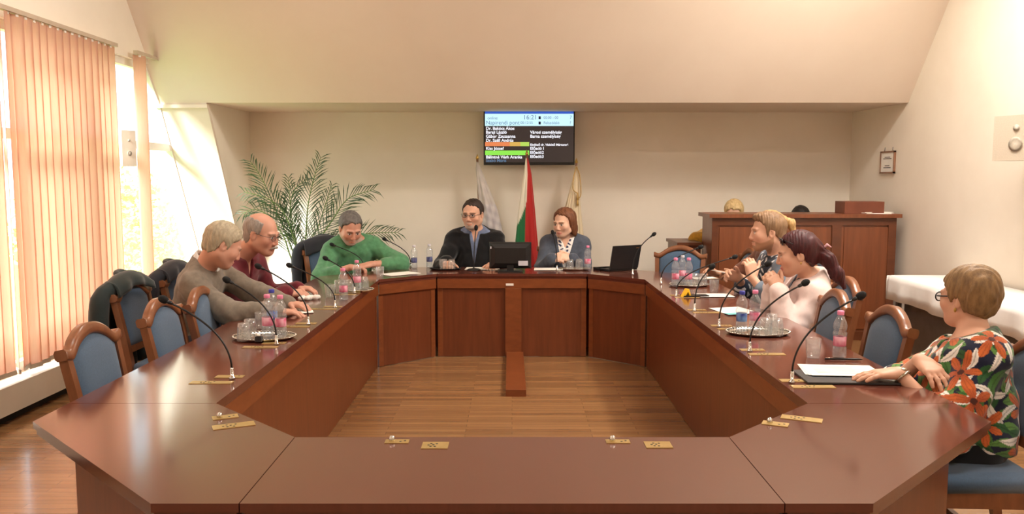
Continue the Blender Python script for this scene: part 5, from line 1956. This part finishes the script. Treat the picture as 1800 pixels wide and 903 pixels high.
# 2 -- maroon sweater
h = at(461, 412, y=5.62)
p = Person('balding person with moustache and glasses in a maroon sweater, second on the left', (-2.06, 5.74, .56), (-1.91, 5.68, 1.04), h, -14, 14, -16,
           (-1.55, 5.90, .78), (-1.55, 5.60, .785), dict(d=(.95, -.1, -.05), n=DOWN, curl=.5), dict(d=(.92, .35, -.02), n=(0, .3, -1), curl=.6), 1.10, skin='ruddy', belly=.05, poles=((-.3, .6, -.8), (-.3, -.7, -.6)))
p.body(brow=(130, 116, 104), flush=.22)
p.hair(hairm('hair_grey_fringe', (168, 160, 152), (132, 124, 116)), [(-.13, -.075), (-.06, -.07), (-.035, -.05), (-.022, .0), (.0, .0), (.02, .0), (.03, .02), (.05, .3), (.13, .3)], 0.007, top=[(-.13, .085), (-.08, .08), (-.03, .055), (.0, .05), (.03, .045), (.13, .03)])
p.glasses(M['black'], 0.020, 0.0014)
m = MB()
for sg in (-1, 1):
    m.tube([Vector(p.hp(.112, sg * .002, -.050) - p.origin), Vector(p.hp(.105, sg * .018, -.054) - p.origin), Vector(p.hp(.092, sg * .034, -.064) - p.origin)], [.009, .0085, .003], 8)
m.build('moustache', hairm('moustache_grey', (170, 158, 146), (140, 130, 120)), p.root)
p.top(clothm('maroon_knit', (112, 34, 44)), 'long', 0.018, 'v', 'sweater', vee=(.036, .10), wr=.005)
p.trousers(trouser_navy); p.shoes(shoe_m)

# 3 -- green sweater
h = at(617, 401, y=7.42)
p = Person('grey-haired person in a bright green sweater looking down at folded hands', (-1.52, 7.70, .56), (-1.47, 7.58, 1.0), h, -62, 30, -62,
           (-1.26, 7.36, .80), (-1.42, 7.20, .79), dict(d=(-.8, -.6, -.1), n=(.1, .3, -1), curl=.7), dict(d=(.75, .35, -.05), n=DOWN, curl=.6), 1.12, skin='ruddy', poles=((.9, .0, -.3), (-.8, -.2, -.6)))
p.body(beard=((176, 168, 160), 'full'), brow=(96, 88, 80), stubble=.6)
p.hair(hairm('hair_dark_grey', (118, 114, 110), (84, 80, 78)), SHORT, 0.011)
p.top(clothm('green_knit', (92, 150, 108)), 'long', 0.018, 'crew', 'sweater', wr=.0055, cuff=.5)
p.trousers(trouser_navy); p.shoes(shoe_m)

# 4 -- black jacket, blue shirt
h = at(832, 377, y=7.93)
p = Person('person with glasses and grey beard in a black jacket at the far table', (-.36, 8.10, .56), (-.355, 8.03, 1.045), h, -108, 6, -92,
           (-.13, 7.56, .80), (-.60, 7.58, .80), dict(d=(-.5, -.8, -.1), n=DOWN, curl=.5), dict(d=(.15, -.95, -.1), n=DOWN, curl=.5), 1.13, skin='pink', belly=.03, vox=.0055, poles=((.45, .2, -.9), (-.5, .2, -.9)))
p.body(beard=((170, 160, 150), 'goatee'), brow=(66, 52, 44), stubble=.75)
p.hair(hairm('hair_dark_brown', (62, 48, 40), (42, 32, 28)), SHORT, 0.008)
p.glasses(M['black'], 0.019, 0.0016, .7)
p.top(clothm('light_blue_shirt', (122, 136, 168)), 'none', 0.008, 'v', 'shirt', vee=(.028, .05), vox=.006, nu=.03)
p.collar(clothm('blue_shirt_collar', (132, 146, 178)), 0.013, 0.066, 'shirt_collar', rise=0.03, op=.12)
p.top(clothm('black_jacket', (26, 25, 27)), 'long', 0.018, 'open', 'jacket', vee=(.050, .25), wr=.006, vox=.0055)
p.trousers(trouser_dark, .014); p.shoes(shoe_m)

# 5 -- blue blazer, short brown hair
h = at(993, 392, y=7.93)
p = Person('person with chin-length brown hair in a blue blazer, hands clasped on the far table', (.52, 8.10, .54), (.525, 8.02, .995), h, -128, 10, -96,
           (.56, 7.62, .83), (.37, 7.60, .83), dict(d=(-.8, -.3, .15), n=(-.2, .8, -.6), curl=.8), dict(d=(.85, -.25, .1), n=(0, .8, -.6), curl=.7), 1.08, sex='f', skin='fair', vox=.0055, poles=((.4, .2, -.9), (-.4, .2, -.9)))
p.body(brow=(120, 84, 60), lips=(196, 92, 92))
p.hair(hairm('hair_chestnut', (128, 80, 52), (96, 58, 38)), [(-.13, -.11), (-.03, -.10), (.0, -.085), (.012, -.06), (.024, .0), (.036, .05), (.055, .072), (.066, .088), (.13, .1)], 0.013,
       extra=[((-.045, .068, -.055), (.042, .022, .07), 0, .03, 'e'), ((-.045, -.068, -.055), (.042, .022, .07), 0, .03, 'e'), ((-.075, 0, -.05), (.038, .066, .07), 0, .03, 'e')], wide=.006)


def paint_blouse(W, N_):
    c = np.tile(lin((240, 236, 232)), (len(W), 1))
    m_ = (np.sin(W[:, 0] * 95 + 2 * np.sin(W[:, 2] * 60)) * np.sin(W[:, 2] * 90 + W[:, 0] * 20)) > .45
    c[m_] = lin((52, 56, 90))
    return c


p.top(M['fabric'], 'none', 0.008, 'v', 'blouse', paint=paint_blouse, vee=(.05, .05), vox=.006)
p.top(clothm('blue_grey_blazer', (82, 89, 103)), 'long', 0.016, 'open', 'blazer', vee=(.085, .27), wr=.003, vox=.0055)
p.trousers(trouser_navy, .014); p.shoes(shoe_m)

# 6 -- bearded, scarf print, grey T-shirt
h = at(1350, 408, y=5.86)
p = Person('bearded person with short fair hair in a navy and white patterned top', (1.95, 5.94, .55), (1.95, 5.93, 1.01), h, 178, 4, 180,
           (1.68, 5.72, .875), (1.66, 5.98, .84), dict(d=(-.1, .15, .98), n=(-.2, .9, 0), curl=.7), dict(d=(-.8, -.3, .35), n=(0, -.8, -.4), curl=.6), 1.08, skin='pink', poles=((-.1, -.5, -1), (-.1, .5, -1)))
p.body(beard=((158, 116, 84), 'full'), brow=(150, 112, 80), stubble=.8)
p.hair(hairm('hair_sandy', (146, 114, 84), (116, 88, 62)), [(-.13, -.06), (-.06, -.055), (-.035, -.03), (-.022, .012), (.0, .0), (.022, -.03), (.03, .035), (.052, .062), (.07, .085), (.13, .095)], 0.010,
       extra=[((.035, 0, .108), (.05, .046, .016), 0, .04, 'e')])


def paint_scarf(W, N_):
    a = np.sin(W[:, 2] * 115 + 2.4 * np.sin(W[:, 1] * 46 + W[:, 0] * 30)) + .6 * np.sin(W[:, 1] * 90 + W[:, 0] * 60)
    c = np.tile(lin((36, 42, 58)), (len(W), 1))
    c[a > .75] = lin((222, 220, 222))
    return c


def paint_tee(W, N_):
    c = np.tile(lin((108, 120, 134)), (len(W), 1))
    d = (W - p.P) @ p.t
    r_ = np.abs((W - p.N) @ p.r)
    a = np.sin(W[:, 2] * 105 + 2.6 * np.sin(W[:, 1] * 46 + W[:, 0] * 36)) + .7 * np.sin(W[:, 1] * 80 + W[:, 0] * 70)
    body_ = r_ < .155
    c[body_] = lin((38, 44, 60))
    c[body_ & (a > .7) & ((W - p.N) @ p.f > .02)] = lin((226, 224, 226))
    return c


p.top(M['fabric'], 'long', 0.016, 'crew', 'patterned_top', cuff=.6, paint=paint_tee, wr=.004, vox=.005)
p.collar(clothm('navy_collar', (40, 46, 62)), 0.018, 0.070, 'collar', rise=0.03)
p.trousers(trouser_navy); p.shoes(shoe_m)

# 7 -- pink blazer, dark red ponytail
h = at(1402, 447, y=5.08)
p = Person('person with dark red ponytail in a pale pink blazer, hands clasped at the mouth', (1.88, 5.18, .53), (1.885, 5.13, .94), h, 168, 10, 176,
           (1.63, 4.985, .885), (1.63, 5.12, .89), dict(d=(-.35, .30, .85), n=(-.15, .9, -.1), curl=.8), dict(d=(-.40, -.25, .85), n=(-.15, -.9, 0), curl=.85), 1.07, sex='f', skin='pink', vox=.0048, poles=((-.2, -.45, -1), (-.1, .4, -1)))
p.body(brow=(90, 50, 44), lips=(190, 84, 90))
hm = hairm('hair_dark_red', (78, 26, 29), (52, 17, 20))
p.hair(hm, [(-.13, -.075), (-.06, -.07), (-.035, -.05), (-.022, .012), (.0, .008), (.02, .0), (.03, .03), (.052, .058), (.066, .085), (.13, .1)], 0.014,
       extra=[((-.105, 0, .02), (.035, .035, .035), 0, .03, 'e'), ((-.115, -.005, .01), (-.155, -.01, -.05), (.028, .036), .03, 'c'), ((-.155, -.01, -.05), (-.19, -.015, -.14), (.036, .034), .03, 'c'), ((-.19, -.015, -.14), (-.215, -.02, -.215), (.034, .012), .03, 'c')])
m = MB()
c0 = Vector(p.hp(-.128, -.004, .004) - p.origin)
for k in range(9):
    a = 2 * PI * k / 9
    m.ball(c0 + Vector(p.hr * math.cos(a) * .028 + p.hu * math.sin(a) * .028), (.013, .013, .013), 8, 6)
m.tube([c0, c0 + Vector((.03, -.02, .035)), c0 + Vector((.05, -.03, .02))], [.008, .011, .004], 8)
m.build('hair_tie', clothm('pink_hair_tie', (232, 176, 182)), p.root)
p.glasses(M['black'], 0.022, 0.0022, .85, 'sunglass', up=.082, fwd=-.030)
p.top(clothm('dark_blouse', (60, 56, 66)), 'none', 0.008, 'v', 'blouse', vee=(.02, .02), vox=.006)
p.top(clothm('pale_pink_blazer', (236, 214, 208), .95), 'long', 0.022, 'open', 'blazer', vee=(.045, .20), wr=.006, vox=.005)
for sg in (-1, 1):
    MB().ball(Vector(p.hp(-.004, sg * .088, -.042) - p.origin), (.005, .005, .008), 8, 6).build('earring', M['gold'], p.root)
p.trousers(trouser_dark); p.shoes(shoe_m)

# 8 -- floral blouse
h = at(1702, 524, y=3.44)
p = Person('person with short blonde bob in an orange floral blouse at the right edge', (1.88, 3.30, .53), (1.925, 3.37, .885), h, 118, 3, 170,
           (1.56, 3.26, .785), (1.66, 3.30, .83), dict(d=(-.98, .08, -.05), n=DOWN, curl=.16, spread=4), dict(d=(.25, -.9, -.35), n=(.2, -.2, -1), curl=.3, spread=4), 1.07, hs=.92, sex='f', skin='pink', vox=.0042, poles=((.7, -.5, -.6), (-.4, .5, -.6)), belly=.05)
p.body(brow=(120, 92, 66), lips=(196, 100, 100))
p.hair(hairm('hair_ash_blonde', (152, 120, 80), (108, 82, 54), 45), [(-.13, -.075), (-.06, -.07), (-.03, -.05), (-.018, .012), (.0, .004), (.022, -.01), (.034, .03), (.05, .05), (.066, .06), (.13, .07)], 0.014,
       extra=[((-.070, 0, .022), (.055, .074, .062), 0, .03, 'e'), ((-.04, 0, .080), (.075, .070, .048), 0, .04, 'e')], wide=.004, vox=.004)
p.glasses(M['black'], 0.023, 0.0030, .8)
rng = np.random.RandomState(5)


def paint_floral(W, N_):
    n = len(W)
    col = np.tile(lin((28, 32, 54)), (n, 1))
    order = rng.permutation(n)

    def pick(cnt, dist, seed):
        rs = np.random.RandomState(seed)
        out = []
        for i in rs.permutation(n)[:6000]:
            if all(np.linalg.norm(W[i] - W[j]) > dist for j in out):
                out.append(i)
                if len(out) >= cnt: break
        return out

    def frame(i, ang):
        nn = nrm(N_[i])
        a = nrm(np.cross(nn, (0.31, 0.2, 0.93)))
        b = np.cross(nn, a)
        return a * math.cos(ang) + b * math.sin(ang), -a * math.sin(ang) + b * math.cos(ang)
    rs = np.random.RandomState(11)
    for seed, cnt, dist, cs, Ls, Ws in ((1, 170, .050, ((66, 112, 52), (46, 88, 48), (96, 140, 70)), (.05, .085), (.016, .026)), (2, 100, .07, ((236, 230, 222), (226, 222, 214)), (.04, .07), (.012, .020))):
        for i in pick(cnt, dist, seed):
            a, b = frame(i, rs.uniform(0, 6.28))
            d = W - W[i]
            near = (np.abs(d).sum(1) < .2) & (N_ @ N_[i] > .2)
            u, v = d @ a, d @ b
            L, w_ = rs.uniform(*Ls), rs.uniform(*Ws)
            m_ = near & (np.abs(u) < L) & (np.abs(v - .25 * u * u / L) < w_ * (1 - (u / L) ** 2))
            c = cs[rs.randint(len(cs))]
            col[m_] = lin(c)
            vein = m_ & (np.abs(v - .25 * u * u / L) < .0025)
            col[vein] = lin(tuple(x * .78 for x in c))
    for i in pick(32, .125, 3):
        a, b = frame(i, rs.uniform(0, 6.28))
        d = W - W[i]
        near = (np.abs(d).sum(1) < .3) & (N_ @ N_[i] > .0)
        u, v = d @ a, d @ b
        r_, th = np.hypot(u, v), np.arctan2(v, u)
        Rm = rs.uniform(.062, .095)
        npet = rs.choice([5, 6])
        edge = Rm * (.16 + .84 * np.abs(np.cos(npet / 2 * th)) ** 1.15) * (1 + .12 * np.sin(th * 2 + Rm * 90))
        m_ = near & (r_ < edge)
        c1, c2 = lin((206, 106, 52)), lin((150, 66, 36))
        q = np.clip(r_ / Rm, 0, 1)[:, None]
        pc = c2 * (1 - q) + c1 * q
        str_ = (np.sin(th * npet * 5) > .55)[:, None]
        pc = np.where(str_, pc * .72, pc)
        col[m_] = pc[m_]
        col[near & (r_ < .013)] = lin((70, 34, 24))
    return col


p.top(M['fabric'], 'half', 0.024, 'v', 'floral_blouse', paint=paint_floral, vee=(.04, .04), wr=.007, vox=.0042, loose=.02, hem=-.05, sc_w=13)
p.trousers(clothm('black_trousers', (22, 22, 26)), .010); p.shoes(shoe_m)
m = MB()
W_, d_ = p.W['l'], nrm(p.W['l'] - p.E['l'])
c0 = W_ - d_ * .018
a_ = nrm(np.cross(d_, (0, 0, 1)))
b_ = np.cross(a_, d_)
pts = [Vector(c0 + (a_ * math.cos(2 * PI * k / 20) + b_ * math.sin(2 * PI * k / 20)) * .0325 - p.origin) for k in range(21)]
m.tube(pts, .006, 6, cap=False)
m.ball(Vector(c0 + np.array([0, 0, .032]) - p.origin), (.017, .017, .006), 14, 8)
m.build('wristwatch', M['gold_watch'], p.root)
for sg in (-1, 1):
    MB().ball(Vector(p.hp(-.004, sg * .088, -.042) - p.origin), (.006, .006, .010), 8, 6).build('earring', M['gold'], p.root)

# 9 -- blonde ponytail, mostly hidden by the bearded man
h = np.array([2.06, 6.62, 1.17])
p = Person('person with blonde ponytail holding a white phone, mostly hidden behind the bearded person', (2.20, 6.62, .55), (2.10, 6.62, 1.02), h, 176, 6, 180,
           (1.80, 6.52, .80), (1.66, 6.70, .80), dict(d=(-.95, .1, .1), n=(0, .6, -.7), curl=.6), dict(d=(-.9, -.3, .2), n=(0, -.6, -.7), curl=.7), 1.03, sex='f', skin='tan', vox=.006)
p.body()
p.hair(hairm('hair_light_blonde', (206, 172, 120), (168, 134, 86)), [(-.13, -.07), (-.035, -.05), (-.022, .012), (.02, .0), (.03, .03), (.066, .08), (.13, .1)], 0.012,
       extra=[((-.11, 0, .055), (.03, .032, .032), 0, .02, 'e'), ((-.12, 0, .05), (-.17, 0, .02), (.024, .032), .02, 'c'), ((-.17, 0, .02), (-.195, 0, -.10), (.032, .014), .02, 'c')], vox=.006)
p.top(clothm('rust_top', (132, 86, 70)), 'short', 0.014, 'crew', 'top', vox=.007)
p.trousers(trouser_dark, .014); p.shoes(shoe_m)
q = p.W['l'] + np.array([-.13, .02, .025])
t = thing('mobile_phone', 'white phone in the hand beyond the bearded person', 'phone', q, 0.3)
MB().box((-.07, -.035, -.004), (.07, .035, .004), Matrix.Rotation(.2, 4, 'Y')).bevel(.003).build('case', M['white_paint'], t)

# 10, 11 -- behind the counter
h = at(1291, 374, y=8.66)
p = Person('blonde person in a yellow top sitting low behind the left end of the counter', (2.26, 8.76, .56), (2.28, 8.72, 1.06), h, -110, 26, -120,
           (2.28, 8.42, .90), (2.10, 8.40, 1.0), dict(d=(.2, -.9, -.2), n=DOWN, curl=.5), dict(d=(.5, -.6, .3), n=DOWN, curl=.5), 1.0, sex='f', skin='fair', vox=.007, poles=(None, (-1, .1, -.35)))
p.body()
p.hair(hairm('hair_pale_blonde', (226, 198, 148), (186, 156, 106)), [(-.13, -.11), (-.03, -.10), (.0, -.07), (.04, -.02), (.05, .05), (.066, .075), (.13, .09)], 0.014, vox=.006, wide=.004)
p.top(clothm('mustard_top', (214, 160, 60)), 'long', 0.018, 'crew', 'sweater', vox=.008)
p.trousers(trouser_dark, .014); p.shoes(shoe_m)
h = at(1408, 385, y=8.66)
p = Person('dark-haired person behind the middle of the counter, only the crown showing', (3.14, 8.78, .55), (3.15, 8.74, .98), h, -95, 30, -95,
           (3.30, 8.42, .80), (3.02, 8.42, .80), dict(d=(.1, -.9, -.2), n=DOWN, curl=.5), dict(d=(.1, -.9, -.2), n=DOWN, curl=.5), 1.0, skin='fair', vox=.008)
p.body()
p.hair(hairm('hair_black', (40, 34, 32), (28, 24, 22)), SHORT, 0.012, vox=.007)
p.top(clothm('dark_top', (50, 50, 58)), 'long', 0.018, 'crew', 'sweater', vox=.009)
p.trousers(trouser_dark, .014); p.shoes(shoe_m)
